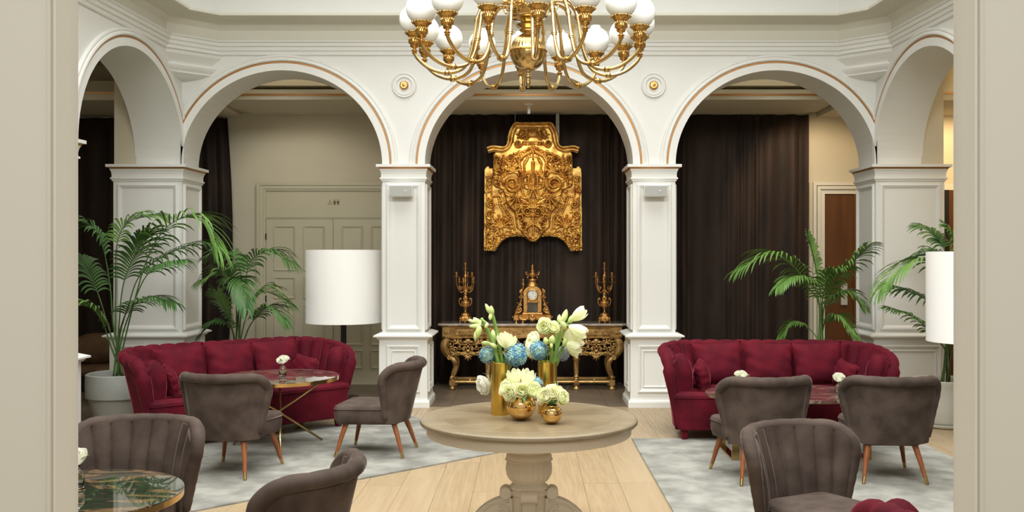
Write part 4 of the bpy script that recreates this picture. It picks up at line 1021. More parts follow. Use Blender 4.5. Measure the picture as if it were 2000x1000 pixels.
gp = [(.0001, zz+.128)] + [(.103*math.cos(a), zz+.228 + .103*math.sin(a)) for a in [R(x) for x in range(-64, 71, 6)]] + [(.035, zz+.338), (.035, zz+.342), (.030, zz+.342)]
MB().lathe(gp, 40, (CR, 0, 0), cap=False).build('glass_globe', 'globe', arm, smooth=True, auto=50)
a0 = math.atan2(-1, 0) + R(4.4)
arm.rotation_euler.z = a0
for k in range(1, 16):
    c = copy_tree(arm, t); c.rotation_euler.z = a0 + 2*PI*k/16

# ================================================================== PALMS
def kentia(label, bx, by, bz, fronds, leaf='leaf', seed=1, cane_h=.5, lw=.0085, ll=.30):
    t = thing('kentia_palm', label, 'plant', (bx, by, bz), 0, 'kentia palms in stoneware pots'); rr = random.Random(seed)
    f = Vector((bx, by, bz))
    for k, (pts, dy, start, L) in enumerate(fronds):
        n = len(pts); P3 = [Vector(((rr.random()-.5)*.10, (rr.random()-.5)*.08, .0))]
        for i, (x, y) in enumerate(pts):
            p = at(x, y, by + dy*((i+1)/n)**1.4) - f; P3.append(p)
        N = 44; P = bez(P3, N)
        m = MB(); m.tube(P, [.009*(1 - .75*i/N) for i in range(N+1)], 6)
        fr = m.build('frond', 'cane' if k % 2 else leaf, t, smooth=True)
        lm = MB(); i0 = int(N*start); np_ = 24
        for q in range(np_):
            u = q/(np_-1); s = start + (1-start)*u; ii = s*N; i_ = min(int(ii), N-1); c = P[i_].lerp(P[i_+1], ii - i_)
            T = (P[min(i_+1, N)] - P[max(i_-1, 0)]).normalized(); side = T.cross(Vector((0, 0, 1)))
            if side.length < .1: side = Vector((0, 1, 0))
            side.normalize(); up = side.cross(T).normalized()
            ln = L*ll*(.55 + .75*math.sin(PI*(.12 + .80*u)))*(1 + .12*(rr.random()-.5))
            for sg in (-1, 1):
                fw = .55 + .75*u; d0 = (T*fw + side*sg*(1.0 - .45*u) + up*(.28)).normalized()
                droop = Vector((0, 0, -1)); pts_ = []; p = c.copy(); d = d0.copy(); ns = 6
                jit = (rr.random()-.5)*.12
                for a in range(ns+1):
                    pts_.append(p.copy()); d = (d + droop*(.13 + .06*a + jit)*.8).normalized(); p = p + d*ln/ns
                rows = []
                for a, pp in enumerate(pts_):
                    tt = a/ns; tg = (pts_[min(a+1, ns)] - pts_[max(a-1, 0)]).normalized(); sw = tg.cross(up + Vector((0, 0, .3)))
                    if sw.length < .05: sw = side
                    sw.normalize(); ww = lw*(.35 + 1.0*math.sin(PI*min(.08 + tt*.92, 1))**.8) if a < ns else .0006
                    nn = sw.cross(tg).normalized()
                    rows.append([tuple(pp - sw*ww + nn*ww*.35), tuple(pp), tuple(pp + sw*ww + nn*ww*.35)])
                lm.loft(rows, cap=False, closed=False)
        lm.build('leaflets', 'leaf2' if (k*7 + seed) % 3 == 0 else leaf, fr, smooth=True)
    return t
kentia('tall kentia palm rising behind the left end of the left sofa', -4.03, 9.33, .47, [
    ([(240,680),(262,590),(290,500),(330,440),(385,425),(424,480)], -.25, .50, 1.35),
    ([(232,660),(250,600),(272,540),(320,500),(390,478),(428,520)], .2, .52, 1.0),
    ([(238,660),(258,600),(285,540),(320,518),(358,508)], -.5, .62, .7),
    ([(226,650),(226,560),(228,480),(250,435),(300,420)], .3, .62, 1.0),
    ([(222,640),(215,560),(200,480),(175,445),(140,450)], -.1, .55, 1.0),
    ([(230,690),(240,630),(258,595),(300,580),(335,590)], -.4, .48, .75),
    ([(218,680),(200,630),(175,600),(130,598)], -.2, .45, .95),
    ([(215,650),(190,570),(165,520),(140,500)], .1, .5, .95),
    ([(232,640),(240,560),(262,500),(290,455)], -.2, .55, .9)], 'leaf', 3, ll=.30)
kentia('kentia palm behind the middle of the left sofa before the panelled door', -3.16, 10.25, .44, [
    ([(470,620),(478,560),(490,510),(525,490),(566,510)], -.2, .50, .9),
    ([(462,620),(458,570),(440,535),(400,545)], -.3, .50, .8),
    ([(466,620),(466,580),(462,550),(468,548),(480,600)], -.55, .55, .75),
    ([(466,600),(470,540),(455,500),(415,500)], .1, .55, .85),
    ([(475,640),(488,600),(515,570),(560,588)], .1, .42, .95),
    ([(455,650),(440,630),(420,628),(395,650)], -.1, .45, .6),
    ([(482,650),(500,620),(525,600),(555,625)], -.2, .45, .75),
    ([(458,660),(440,610),(425,575)], -.2, .45, .6)], 'leaf', 5, ll=.31)
kentia('kentia palm behind the right sofa in front of the brown doorway', 3.15, 10.25, .44, [
    ([(1600,600),(1578,560),(1550,520),(1505,495),(1445,525)], -.3, .45, 1.05),
    ([(1606,640),(1612,590),(1635,545),(1665,512),(1690,485)], -.5, .42, .9),
    ([(1604,640),(1598,580),(1580,550),(1550,540),(1520,560)], -.6, .5, .65),
    ([(1608,640),(1622,590),(1650,572),(1680,590)], -.3, .45, .8),
    ([(1604,620),(1600,560),(1590,510),(1578,465)], .1, .5, .7),
    ([(1612,660),(1620,630),(1640,618),(1672,655)], -.4, .5, .6),
    ([(1600,670),(1578,640),(1550,630),(1522,662)], -.1, .55, .55),
    ([(1606,620),(1608,575),(1622,540),(1645,525)], -.4, .45, .8)], 'leaf2', 8, ll=.30)
kentia('kentia palm at the far right behind the cut-off drum lamp shade', 4.05, 9.25, .41, [
    ([(1852,600),(1845,545),(1810,510),(1765,520),(1725,560)], -.2, .45, 1.1),
    ([(1850,660),(1832,610),(1800,580),(1745,558)], .2, .5, .85),
    ([(1852,560),(1848,500),(1830,465),(1805,445)], .3, .6, .7),
    ([(1848,690),(1822,655),(1785,620),(1735,600)], -.1, .45, .5),
    ([(1855,600),(1858,540),(1835,500),(1795,500)], .2, .5, .9),
    ([(1860,600),(1880,520),(1920,480),(1980,520)], 0, .5, 1.1),
    ([(1858,640),(1870,560),(1865,490),(1850,455)], .1, .55, .9),
    ([(1862,680),(1900,620),(1950,600)], -.2, .5, .9)], 'leaf', 12, ll=.31)
def pot(label, x, y, r, h, mat, kind, group='stoneware plant pots'):
    t = thing('plant_pot', label, 'pot', (x, y, 0), 0, group)
    if kind == 0:
        MB().lathe([(.0001, .0), (r*.62, 0), (r*.68, .02), (r*.80, h*.25), (r*.90, h*.5), (r*.92, h*.545)], 48, cap=False).build('pot_body', mat, t, smooth=True)
        MB().lathe([(r*.92, h*.54), (r*.985, h*.545), (r*.99, h*.56), (r*1.0, h*.8), (r*.985, h*.985), (r*.95, h), (r*.90, h*.985), (r*.88, h*.9), (r*.88, h*.5)], 48, cap=False).build('rim_band', mat, t, smooth=True, auto=50)
    else:
        MB().lathe([(.0001, .03), (r*.78, .03), (r*.82, .05), (r*.90, h*.4), (r*.97, h*.9), (r*1.0, h*.98), (r*.98, h), (r*.90, h*.99), (r*.88, h*.93), (r*.86, h*.6)], 48, cap=False).build('pot_body', mat, t, smooth=True)
        MB().lathe([(.0001, 0), (r*.88, 0), (r*.96, .012), (r*.98, .034), (r*.93, .036), (r*.88, .02), (.0001, .02)], 48).build('saucer', mat, t, smooth=True, auto=50)
    MB().lathe([(.0001, h*.88), (r*.89, h*.86)], 32, cap=False).build('soil', 'soil', t)
pot('grey stoneware pot with broad rim band beside the left sofa', -4.03, 9.33, .315, .50, 'pot', 0)
pot('stoneware pot of the middle palm hidden behind the left sofa', -3.16, 10.25-.12*0, .26, .47, 'pot', 0)
pot('stoneware pot of the palm hidden behind the right sofa', 3.15, 10.25, .26, .47, 'pot', 0)
pot('cream stoneware pot on a saucer beside the right jamb', 4.05, 9.25, .29, .455, 'pot2', 1)

# brown hide bundle in the left side corridor
t = thing('leather_pouffe', 'brown lumpy leather pouffe on a dark plinth behind the left palm pot', 'pouffe', (-5.35, 11.75, 0))
rings = []; rr = random.Random(4)
for k in range(9):
    a = -PI/2 + PI*k/8; rings.append([((.34*math.cos(a)+.001)*math.cos(2*PI*q/20)*(1+.06*math.sin(q*1.9+k)), (.25*math.cos(a)+.001)*math.sin(2*PI*q/20)*(1+.05*math.sin(q*2.7)), .50 + .20*math.sin(a)) for q in range(20)])
MB().loft(rings).build('cushion_top', 'sack', t, smooth=True)
rings = []
for k in range(9):
    a = -PI/2 + PI*k/8; rings.append([((.42*math.cos(a)+.001)*math.cos(2*PI*q/20), (.30*math.cos(a)+.001)*math.sin(2*PI*q/20), .24 + .10*math.sin(a)) for q in range(20)])
MB().loft(rings).build('cushion_base', 'sack', t, smooth=True)
MB().box(-.36, .36, -.26, .26, 0, .18).build('plinth', 'black', t, bevel=.01)

# ================================================================== GILDED CARVED PANEL (relief from crossed strokes)
SC = 12.0 / F / 3.7046
def relief():
    W_, H_ = 815, 1000; st = 2.6
    xs = np.arange(40, 781, st); zs = np.arange(30, 975, st); X, Z = np.meshgrid(xs, zs)
    A = np.abs(X - 410)      # mirrored halves
    A2 = A + 3*np.sin(Z*.021)*np.where(X > 410, 1, -1)*.6
    def inside(poly, PX, PZ):
        r = np.zeros(PX.shape, bool); n = len(poly)
        for i in range(n):
            x1, y1 = poly[i]; x2, y2 = poly[(i+1) % n]
            c = ((y1 > PZ) != (y2 > PZ)) & (PX < (x2-x1)*(PZ-y1)/(y2-y1+1e-9) + x1); r ^= c
        return r
    half_c = [(-5,38),(130,38),(165,80),(185,130),(190,190),(210,212),(285,262),(285,480),(268,500),(240,508),(215,520),(200,560),(190,610),(160,650),(128,690),(122,740),(118,790),(85,815),(60,850),(28,885),(-5,900)]
    half_w = [(-5,480),(240,480),(240,365),(315,365),(318,352),(335,352),(350,372),(356,960),(335,962),(272,965),(250,930),(230,900),(195,875),(160,862),(120,856),(60,862),(40,880),(25,895),(-5,900)]
    inC = inside(half_c, A, Z); inW = inside(half_w, A, Z)
    H = np.zeros(X.shape)
    rr = random.Random(11)
    def stroke(pts, w0, w1, h, rows=None):
        nonlocal H
        n = len(pts)
        for i in range(n-1):
            x1, y1 = pts[i]; x2, y2 = pts[i+1]; w_ = w0 + (w1-w0)*i/max(n-2, 1)
            bx0, bx1 = min(x1,x2)-w_, max(x1,x2)+w_; by0, by1 = min(y1,y2)-w_, max(y1,y2)+w_
            j0 = max(int((by0-30)/st)-1, 0); j1 = min(int((by1-30)/st)+2, H.shape[0])
            if j1 <= j0: continue
            a = A2[j0:j1]; z = Z[j0:j1]; dx, dy = x2-x1, y2-y1; L2 = dx*dx+dy*dy+1e-9
            tt = np.clip(((a-x1)*dx + (z-y1)*dy)/L2, 0, 1); dd = np.hypot(a-x1-tt*dx, z-y1-tt*dy)
            hh = h*np.sqrt(np.clip(1-(dd/w_)**2, 0, 1)); H[j0:j1] = np.maximum(H[j0:j1], hh)
    def spiral(cx, cz, r0, turns, a0, w_, h, cw=1):
        N = int(26*turns); pts = [(cx + r0*(1-.9*k/N)*math.cos(a0+cw*2*PI*turns*k/N), cz + r0*(1-.9*k/N)*math.sin(a0+cw*2*PI*turns*k/N)) for k in range(N+1)]
        stroke(pts, w_, w_*.55, h)
    def fan(cx, cz, a0, a1, n, L, w_, h, curl=.5):
        for k in range(n):
            a = a0 + (a1-a0)*k/max(n-1, 1); c = curl*(k/(max(n-1, 1)) - .5)*2
            l = L*(.75 + .25*math.cos((k/max(n-1, 1)-.5)*PI))
            pts = [(cx + l*t_*math.cos(a + c*t_*t_), cz + l*t_*math.sin(a + c*t_*t_)) for t_ in (0, .25, .5, .75, 1)]
            stroke(pts, w_*.45, w_*1.05, h)
    D = math.radians
    # big volutes
    spiral(150, 480, 60, 2.1, D(200), 15, 26, -1); spiral(150, 480, 44, .2, 0, 30, 10)
    fan(205, 430, D(-120), D(10), 7, 75, 9, 22); fan(150, 400, D(-170), D(-60), 6, 70, 10, 22); fan(95, 470, D(60), D(150), 5, 80, 9, 20)
    # mask in the middle with palmette
    stroke([(0, 330), (0, 420), (0, 520)], 14, 20, 30); stroke([(20, 400), (34, 450), (26, 520), (40, 570)], 14, 10, 26); stroke([(60, 400), (80, 440), (70, 500)], 18, 12, 24)
    fan(62, 440, D(-130), D(-20), 6, 55, 9, 26); stroke([(12, 540), (30, 600), (60, 560)], 9, 8, 22)
    fan(0, 660, D(-90), D(-20), 6, 105, 10, 24, .8); spiral(38, 682, 34, 1.9, D(180), 9, 26, -1); fan(70, 640, D(-60), D(60), 6, 60, 10, 20)
    stroke([(0, 700), (0, 760), (0, 840)], 14, 10, 26); fan(0, 740, D(20), D(80), 4, 90, 9, 22, -.6); spiral(60, 775, 24, 1.5, D(200), 7, 22); spiral(95, 720, 28, 1.4, D(100), 9, 22)
    # acanthus sprays under the volutes
    fan(110, 545, D(40), D(125), 7, 120, 12, 24, .6); fan(160, 560, D(10), D(80), 5, 90, 10, 20, -.5); spiral(60, 600, 26, 1.4, D(-60), 9, 22)
    # necks
    stroke([(20, 250), (70, 275), (100, 320), (92, 370), (120, 395), (165, 372)], 16, 10, 22); stroke([(40, 300), (62, 340), (58, 380)], 10, 8, 20)
    spiral(150, 375, 34, 1.4, D(-100), 8, 22); spiral(112, 300, 26, 1.3, D(60), 9, 20, -1); spiral(160, 300, 28, 1.6, D(200), 9, 22); spiral(210, 330, 26, 1.5, D(20), 8, 20, -1)
    fan(205, 330, D(-90), D(40), 6, 60, 8, 22)
    # outer S scrolls of the centre field
    spiral(262, 300, 26, 1.6, D(100), 8, 20); spiral(262, 370, 22, 1.6, D(-100), 8, 20, -1); spiral(262, 440, 24, 1.5, D(120), 8, 20); spiral(256, 480, 18, 1.4, D(0), 7, 18); stroke([(270, 320), (258, 345), (272, 400), (258, 430)], 8, 8, 16)
    # crest: shell and ribbon
    fan(0, 140, D(-90), D(-10), 6, 66, 9, 22, .5); spiral(75, 110, 28, 1.6, D(120), 7, 20); spiral(60, 150, 20, 1.4, D(0), 6, 18, -1); fan(85, 130, D(-90), D(60), 5, 30, 6, 18)
    spiral(108, 190, 26, 1.7, D(160), 8, 22, -1); 
    for k in range(4): stroke([(10 + k*20, 182), (10 + k*20, 196)], 8, 8, 16)
    fan(100, 240, D(60), D(150), 5, 60, 8, 20); stroke([(0, 215), (30, 225), (60, 245)], 8, 6, 18); stroke([(0, 240), (0, 300)], 8, 12, 22)
    # cartouche outline moulding
    stroke([(283, 262), (283, 478), (266, 498), (238, 506), (213, 520), (198, 560), (188, 610), (158, 650), (126, 690), (120, 740), (116, 788), (84, 813), (58, 848), (28, 880), (0, 893)], 6, 6, 12)
    # wings
    for k in range(5): stroke([(312 + (k % 2)*10, 430 + k*24), (324 - (k % 2)*10, 440 + k*24)], 9, 7, 14)
    stroke([(300, 425), (336, 425)], 5, 5, 10); stroke([(300, 425), (300, 560), (292, 600)], 5, 5, 10); stroke([(336, 425), (336, 940)], 5, 5, 10)
    spiral(300, 625, 30, 1.7, D(-90), 9, 20); spiral(310, 700, 30, 1.7, D(90), 9, 20, -1); stroke([(280, 570), (240, 560), (225, 590), (210, 640), (180, 690), (150, 720), (140, 800)], 9, 8, 16)
    stroke([(250, 580), (236, 640), (206, 700), (170, 730), (165, 800)], 7, 6, 14)
    for k in range(9): stroke([(232 - k*10, 600 + k*16), (240 - k*10, 606 + k*16)], 7, 7, 20)
    fan(235, 800, D(-150), D(-40), 8, 95, 10, 22, .5); fan(250, 800, D(-20), D(80), 5, 70, 9, 18); spiral(315, 770, 26, 1.5, D(0), 8, 18); spiral(320, 850, 24, 1.5, D(180), 8, 18, -1)
    fan(300, 830, D(90), D(160), 5, 60, 9, 18); spiral(318, 905, 24, 1.5, D(60), 8, 18); fan(325, 915, D(60), D(140), 4, 50, 8, 16)
    for k in range(6): spiral(50 + k*34, 838 + (k*k)*2.6 - 6*k, 15, 1.2, D(60*k), 6, 15)
    for k in range(8): stroke([(175 + k*13, 842 + k*9 + k*k*.2), (167 + k*13, 862 + k*9 + k*k*.3)], 5, 5, 13)
    stroke([(20, 868), (60, 846), (120, 840), (165, 846), (205, 862), (240, 890), (262, 925), (282, 955)], 5, 5, 11)
    # small filler foliage
    for k in range(110):
        x = rr.uniform(0, 350); z = rr.uniform(270, 950)
        if x > 280 and z < 420: continue
        jx = int(round(z-30)/st); jx = min(max(jx, 0), H.shape[0]-1); ix = min(int((410 + x - 40)/st), H.shape[1]-1)
        if H[jx, ix] > 4: continue
        if rr.random() < .5: fan(x, z, rr.random()*6, rr.random()*6+1.5, 4, rr.uniform(16, 32), 5, rr.uniform(9, 15))
        else: spiral(x, z, rr.uniform(9, 17), 1.3, rr.random()*6, 5, rr.uniform(9, 15), rr.choice((-1, 1)))
    # fine veins
    H = H*(1 + .10*np.sin(Z*.55 + A*.3)*(H > 9)) 
    bulge = 26*np.exp(-((A/170)**2 + ((Z-500)/230)**2))
    return xs, zs, X, Z, A, H, inC, inW, bulge
xs, zs, X, Z, A, Hh, inC, inW, bulge = relief()
cpt = at(1041, 366, 12.0)
t = thing('carved_gilt_panel', 'large carved and gilded baroque altar panel hanging on the brown curtain', 'wall carving', (cpt.x, 12.02, cpt.z))
def panel_part(mask, base, name, hs=1.0, side=.05):
    nz, nx = mask.shape; idx = -np.ones(mask.shape, int); v = []; f = []
    jj, ii = np.nonzero(mask); idx[jj, ii] = np.arange(len(jj))
    for j, i in zip(jj, ii): v.append(((X[j,i]-410)*SC, -(base + Hh[j,i]*hs*SC*1.25), -(Z[j,i]-503)*SC))
    for j in range(nz-1):
        for i in range(nx-1):
            a, b, c, d = idx[j,i], idx[j,i+1], idx[j+1,i+1], idx[j+1,i]
            if a >= 0 and b >= 0 and c >= 0 and d >= 0: f.append((a, d, c, b))
    me = bpy.data.meshes.new(name); me.from_pydata(v, [], f); bm = bmesh.new(); bm.from_mesh(me)
    be = [e for e in bm.edges if e.is_boundary]; r = bmesh.ops.extrude_edge_only(bm, edges=be)
    for g in r['geom']:
        if isinstance(g, bmesh.types.BMVert): g.co.y = -(base - side)
    lone = [v_ for v_ in bm.verts if not v_.link_faces]; bmesh.ops.delete(bm, geom=lone, context='VERTS')
    bmesh.ops.recalc_face_normals(bm, faces=bm.faces); bm.to_mesh(me); bm.free()
    me.polygons.foreach_set('use_smooth', [True]*len(me.polygons)); me.set_sharp_from_angle(angle=R(70))
    me.materials.append(M['gold']); o = bpy.data.objects.new(name, me); C.objects.link(o); o.parent = t; return o
Hh = Hh + bulge*1.2
panel_part(inC, .055, 'central_field')
panel_part(inW & ~inC & (X < 410), .02, 'side_wing'); panel_part(inW & ~inC & (X >= 410), .02, 'side_wing')
def pc(x, z, y=0): return ((x-410)*SC, -y, -(z-503)*SC)
for sg in (-1, 1):
    pathc = [(0, 38), (70, 38), (128, 38), (152, 62), (172, 104), (182, 150), (186, 186), (206, 210), (246, 208), (292, 204), (334, 216)]
    P = [Vector((p.x, p.y)) for p in bez([(x, z, 0) for x, z in pathc], 60)]; rings = []
    for i, p in enumerate(P):
        d = (P[min(i+1, 60)] - P[max(i-1, 0)]).normalized(); n_ = Vector((-d.y, d.x)); k_ = .82 if 34 < i < 44 else 1
        rings.append([pc(410 + sg*(p.x + n_.x*o*k_), p.y + n_.y*o*k_, y_) for o, y_ in ((0, .03), (-2, .10), (3, .118), (11, .120), (15, .100), (21, .092), (26, .108), (32, .108), (37, .088), (44, .082), (47, .05))])
    m = MB(); m.loft(rings, closed=True); m.build('cornice_moulding', 'gold', t, smooth=True, auto=50)
m = MB(); m.ball(pc(410, 872, .07), 16*SC, 12, 8); m.lathe([(10*SC, 0), (24*SC, .006), (26*SC, .012), (20*SC, .016)], 24, cap=False); 
m.v = m.v; m.build('pendant_boss', 'gold', t, smooth=True)

# ================================================================== CONSOLE TABLE
yc = 11.86
t = thing('console_table', 'long carved gilded console table with veined marble top against the curtain', 'console', (.04, yc, 0))
def mk(a, b, d, z): # serpentine-edged slab outline
    pts = []
    for x, y in ((-a,-b+.04),(-a+.05,-b),(-a*.55,-b),(-a*.5,-b-.02),(-a*.1,-b-.02),(0,-b-.03),(a*.1,-b-.02),(a*.5,-b-.02),(a*.55,-b),(a-.05,-b),(a,-b+.04),(a,b),(-a,b)): pts.append((x, y, z))
    return pts
MB().loft([mk(1.150, .25, 0, .790), mk(1.158, .26, 0, .797), mk(1.158, .26, 0, .812), mk(1.150, .25, 0, .820)]).build('marble_top', 'marble_w', t)
MB().loft([mk(1.135, .235, 0, .79), mk(1.12, .22, 0, .775), mk(1.10, .205, 0, .770), mk(1.10, .205, 0, .665), mk(1.115, .22, 0, .655), mk(1.115, .22, 0, .645), mk(1.09, .20, 0, .64)]).build('frieze', 'gold2', t)
fy = -.232
m = MB()
for s_ in (-1, 1): m.tube([(-.95*1, fy+.014, .716 + s_*.043), (.95, fy+.014, .716 + s_*.043)], .004, 6)
m.tube([(-.95, fy+.014, .673), (-.95, fy+.014, .759)], .004, 6); m.tube([(.95, fy+.014, .673), (.95, fy+.014, .759)], .004, 6)
m.build('frieze_border', 'gold2', t, smooth=True)
def spir3(m, cx, cz, y, r0, turns, a0, w_, cw=1, dy=.012, n=22):
    pts = []; rad = []
    for k in range(n+1):
        q = k/n; r_ = r0*(1 - .88*q); a = a0 + cw*2*PI*turns*q
        pts.append((cx + r_*math.cos(a), y - dy*math.sin(PI*q)*.6 - dy*q, cz + r_*math.sin(a))); rad.append(w_*(1 - .35*q))
    m.tube(pts, rad, 7); m.ball((cx, y - dy*1.3, cz), w_*1.25, 8, 6)
def leaf3(m, x, z, y, a, L, w_, n=4):
    for k in range(n):
        aa = a + (k-(n-1)/2)*.42; l = L*(1 - .12*abs(k-(n-1)/2))
        m.tube([(x + l*q*math.cos(aa+.25*(k-(n-1)/2)*q), y - .012*math.sin(PI*q*.8), z + l*q*math.sin(aa+.25*(k-(n-1)/2)*q)) for q in (0, .3, .6, .85, 1)], [w_*.6, w_, w_*1.05, w_*.8, w_*.3], 6)
m = MB()
for k in range(17):
    x = -.88 + k*.110
    spir3(m, x, .716, fy+.008, .031, 1.4, R(200 if k % 2 else 20), .0065, 1 if k % 2 else -1, .006, 16)
    leaf3(m, x + .05, .722 if k % 2 else .708, fy+.008, R(60 if k % 2 else -60), .030, .0045, 3); leaf3(m, x - .045, .708 if k % 2 else .722, fy+.008, R(-150 if k % 2 else 150), .028, .0045, 3)
m.build('frieze_scrollwork', 'gold2', t, smooth=True)
MB().box(-1.105, -1.0, fy+.018, fy+.03, .66, .775).build('corner_block', 'gold2', t)
MB().box(1.0, 1.105, fy+.018, fy+.03, .66, .775).build('corner_block', 'gold2', t)
m = MB()
for sx in (-1, 1):
    leaf3(m, sx*1.05, .70, fy+.01, R(90), .05, .007, 5); leaf3(m, sx*1.05, .73, fy+.01, R(-90), .05, .007, 5)
m.build('corner_rosette', 'gold2', t, smooth=True)
# pierced apron: three bays of mirrored scrolls
ay = -.19
def bay(x0, w_):
    m = MB(); s = w_/2
    for sg in (-1, 1):
        def S(x, z, r, tn, a, ww, cw=1): spir3(m, x0 + sg*x*s, z, ay, r, tn, (PI - R(a)) if sg < 0 else R(a), ww, -cw if sg < 0 else cw, .02)
        S(.17, .585, .042, 1.4, 100, .010); S(.20, .505, .040, 1.4, -60, .010, -1); S(.42, .60, .038, 1.3, 60, .009, -1); S(.45, .525, .030, 1.3, 200, .008)
        S(.68, .60, .040, 1.4, 120, .010); S(.72, .50, .045, 1.5, -30, .010, -1); S(.92, .56, .045, 1.4, 60, .010); S(.88, .455, .032, 1.3, 170, .008); S(.50, .455, .030, 1.3, 20, .009, -1); S(.26, .445, .022, 1.3, 90, .008)
        for q in ((.1, .47, -60), (.34, .56, 20), (.34, .47, -110), (.58, .56, 110), (.60, .48, -80), (.82, .52, 0), (.80, .62, 100), (.56, .625, 90), (.3, .63, 60)):
            leaf3(m, x0 + sg*q[0]*s, q[1], ay, R(q[2]) if sg > 0 else PI - R(q[2]), .055, .0075, 4)
        m.tube([(x0 + sg*s*q, ay, z) for q, z in ((.05, .545), (.25, .555), (.5, .575), (.75, .60), (1.0, .60))], [.008, .011, .012, .012, .010], 7)
        m.tube([(x0 + sg*s*q, ay, z) for q, z in ((.05, .425), (.25, .45), (.5, .43), (.75, .44), (1.0, .50))], [.010, .012, .012, .012, .010], 7)
    m.ball((x0, ay-.01, .60), .035, 12, 8, (1, .6, 1)); m.ball((x0, ay-.02, .535), .018, 10, 6); m.ball((x0, ay-.015, .48), .02, 10, 6, (1.3, .7, 1))
    leaf3(m, x0, .43, ay, R(-90), .075, .011, 5); leaf3(m, x0, .41, ay, R(90), .05, .008, 5); leaf3(m, x0, .575, ay-.01, R(90), .06, .008, 5)
    m.build('pierced_apron', 'gold2', t, smooth=True)
bay(-.79, .46); bay(0, .90); bay(.79, .46)
for sx in (-1, 1):
    for y0, nm in ((-.17, 0), (.17, 1)):
        # S-shaped corner leg
        P = bez([(sx*1.04, y0, .64), (sx*1.075, y0, .58), (sx*1.075, y0, .50), (sx*1.03, y0, .42), (sx*.96, y0, .36), (sx*.945, y0, .29), (sx*.965, y0, .21), (sx*.985, y0, .14)], 24)
        rad = [.035 + .02*math.sin(PI*min(1, i/11)) if i < 12 else .034 - .008*(i-12)/12 + .004*math.sin(i) for i in range(25)]
        L = MB().tube(P, rad, 12).build('leg', 'gold2', t, smooth=True)
        m = MB()
        for q in range(5):
            a = -PI/2 + (q-2)*.5; m.tube([(p.x + .9*rad[i]*math.cos(a), p.y + .9*rad[i]*math.sin(a), p.z) for i, p in enumerate(P)], .007, 5)
        spir3(m, sx*1.015, .395, y0-.03, .03, 1.2, R(90), .010); spir3(m, sx*.99, .145, y0-.02, .026, 1.2, R(0), .010)
        m.build('leg_carving', 'gold2', L, smooth=True)
        MB().lathe([(.0001, 0), (.040, 0), (.043, .012), (.040, .026), (.026, .036), (.030, .05), (.026, .055)], 18, (sx*.985, y0, 0), cap=False).build('bun_foot', 'gold2', L, smooth=True)
        MB().cbox(sx*.985-.038, sx*.985+.038, y0-.038, y0+.038, .05, .125, .008).build('foot_block', 'gold2', L)
    y0 = -.17; x = sx*.545
    L = MB().lathe([(.026, .125), (.034, .135), (.026, .15), (.034, .165), (.028, .175), (.030, .20), (.033, .30), (.036, .36), (.042, .37), (.044, .385), (.034, .395), (.040, .41), (.034, .43), (.036, .50), (.042, .56), (.036, .64)], 20, (x, y0, 0), flute=(10, .10, .2, .36)).build('leg', 'gold2', t, smooth=True, auto=50)
    MB().lathe([(.0001, 0), (.040, 0), (.043, .012), (.040, .026), (.026, .036), (.030, .05), (.026, .055)], 18, (x, y0, 0), cap=False).build('bun_foot', 'gold2', L, smooth=True)
    MB().lathe([(.03, .05), (.042, .065), (.046, .09), (.042, .115), (.03, .128)], 8, (x, y0, 0), cap=False).build('foot_block', 'gold2', L)
m = MB()
for a, b in ((-.985, -.545), (-.545, 0), (0, .545), (.545, .985)):
    mid = (a+b)/2; m.loft([[(x_, -.17+yy, z) for yy, z in ((-.022, .085), (-.022, .115), (.02, .12), (.02, .08))] for x_ in (a, mid-.02, mid, mid+.02, b)])
    m.lathe([(.0001, .12), (.014, .12), (.008, .135), (.0001, .14)], 10, (mid, -.17, 0))
    m.tube([(a, -.192, .10), (b, -.192, .10)], .012, 8)
m.build('front_stretcher', 'gold2', t, smooth=False)
MB().box(-.985, .985, .15, .19, .085, .115).build('rear_stretcher', 'gold2', t)

# mantel clock
zt_ = .820
t = thing('mantel_clock', 'ornate gilt bronze mantel clock with white enamel dial on the console', 'clock', (at(1040,0,11.83).x, 11.83, zt_))
m = MB(); m.cbox(-.225, .225, -.085, .085, .035, .085, .01); m.cbox(-.19, .19, -.075, .075, .085, .10, .005)
for sx in (-1, 1):
    m.cbox(sx*.20-.035, sx*.20+.035, -.095, .02, .03, .10, .008)
    m.ball((sx*.245, -.05, .07), .011, 8, 6); m.tube([(sx*.215, -.05, .07), (sx*.245, -.05, .07)], .005, 6)
m.build('clock_base', 'ormolu', t, smooth=True, auto=35)
for x, y in ((-.20, -.07), (.20, -.07), (-.12, -.08), (.12, -.08), (-.20, .06), (.20, .06)):
    MB().lathe([(.0001, 0), (.016, 0), (.018, .006), (.010, .012), (.013, .022), (.016, .036)], 12, (x, y, 0)).build('foot', 'ormolu', t, smooth=True)
m = MB()
for sx in (-1, 1):
    m.tube([(sx*.18, -.09, .075), (sx*.14, -.10, .045), (sx*.09, -.105, .04), (sx*.045, -.10, .065)], [.008, .013, .014, .008], 8)
    leaf3(m, sx*.04, .06, -.10, R(90 - sx*60), .045, .006, 4)
leaf3(m, 0, .065, -.10, R(-90), .055, .010, 5); m.ball((0, -.105, .085), .022, 12, 8, (1, .6, 1)); m.build('festoon', 'ormolu', t, smooth=True)
m = MB(); m.cbox(-.13, .13, -.065, .065, .10, .125, .006); m.cbox(-.115, -.06, -.06, .06, .125, .36, .006); m.cbox(.06, .115, -.06, .06, .125, .36, .006)
m.box(-.06, .06, .03, .06, .125, .36); m.box(-.062, .062, -.045, .05, .25, .37)
arc = [(-.115, .355)] + [(-.115*math.cos(PI*k/16), .36 + .10*math.sin(PI*k/16)) for k in range(17)] + [(.115, .355)]
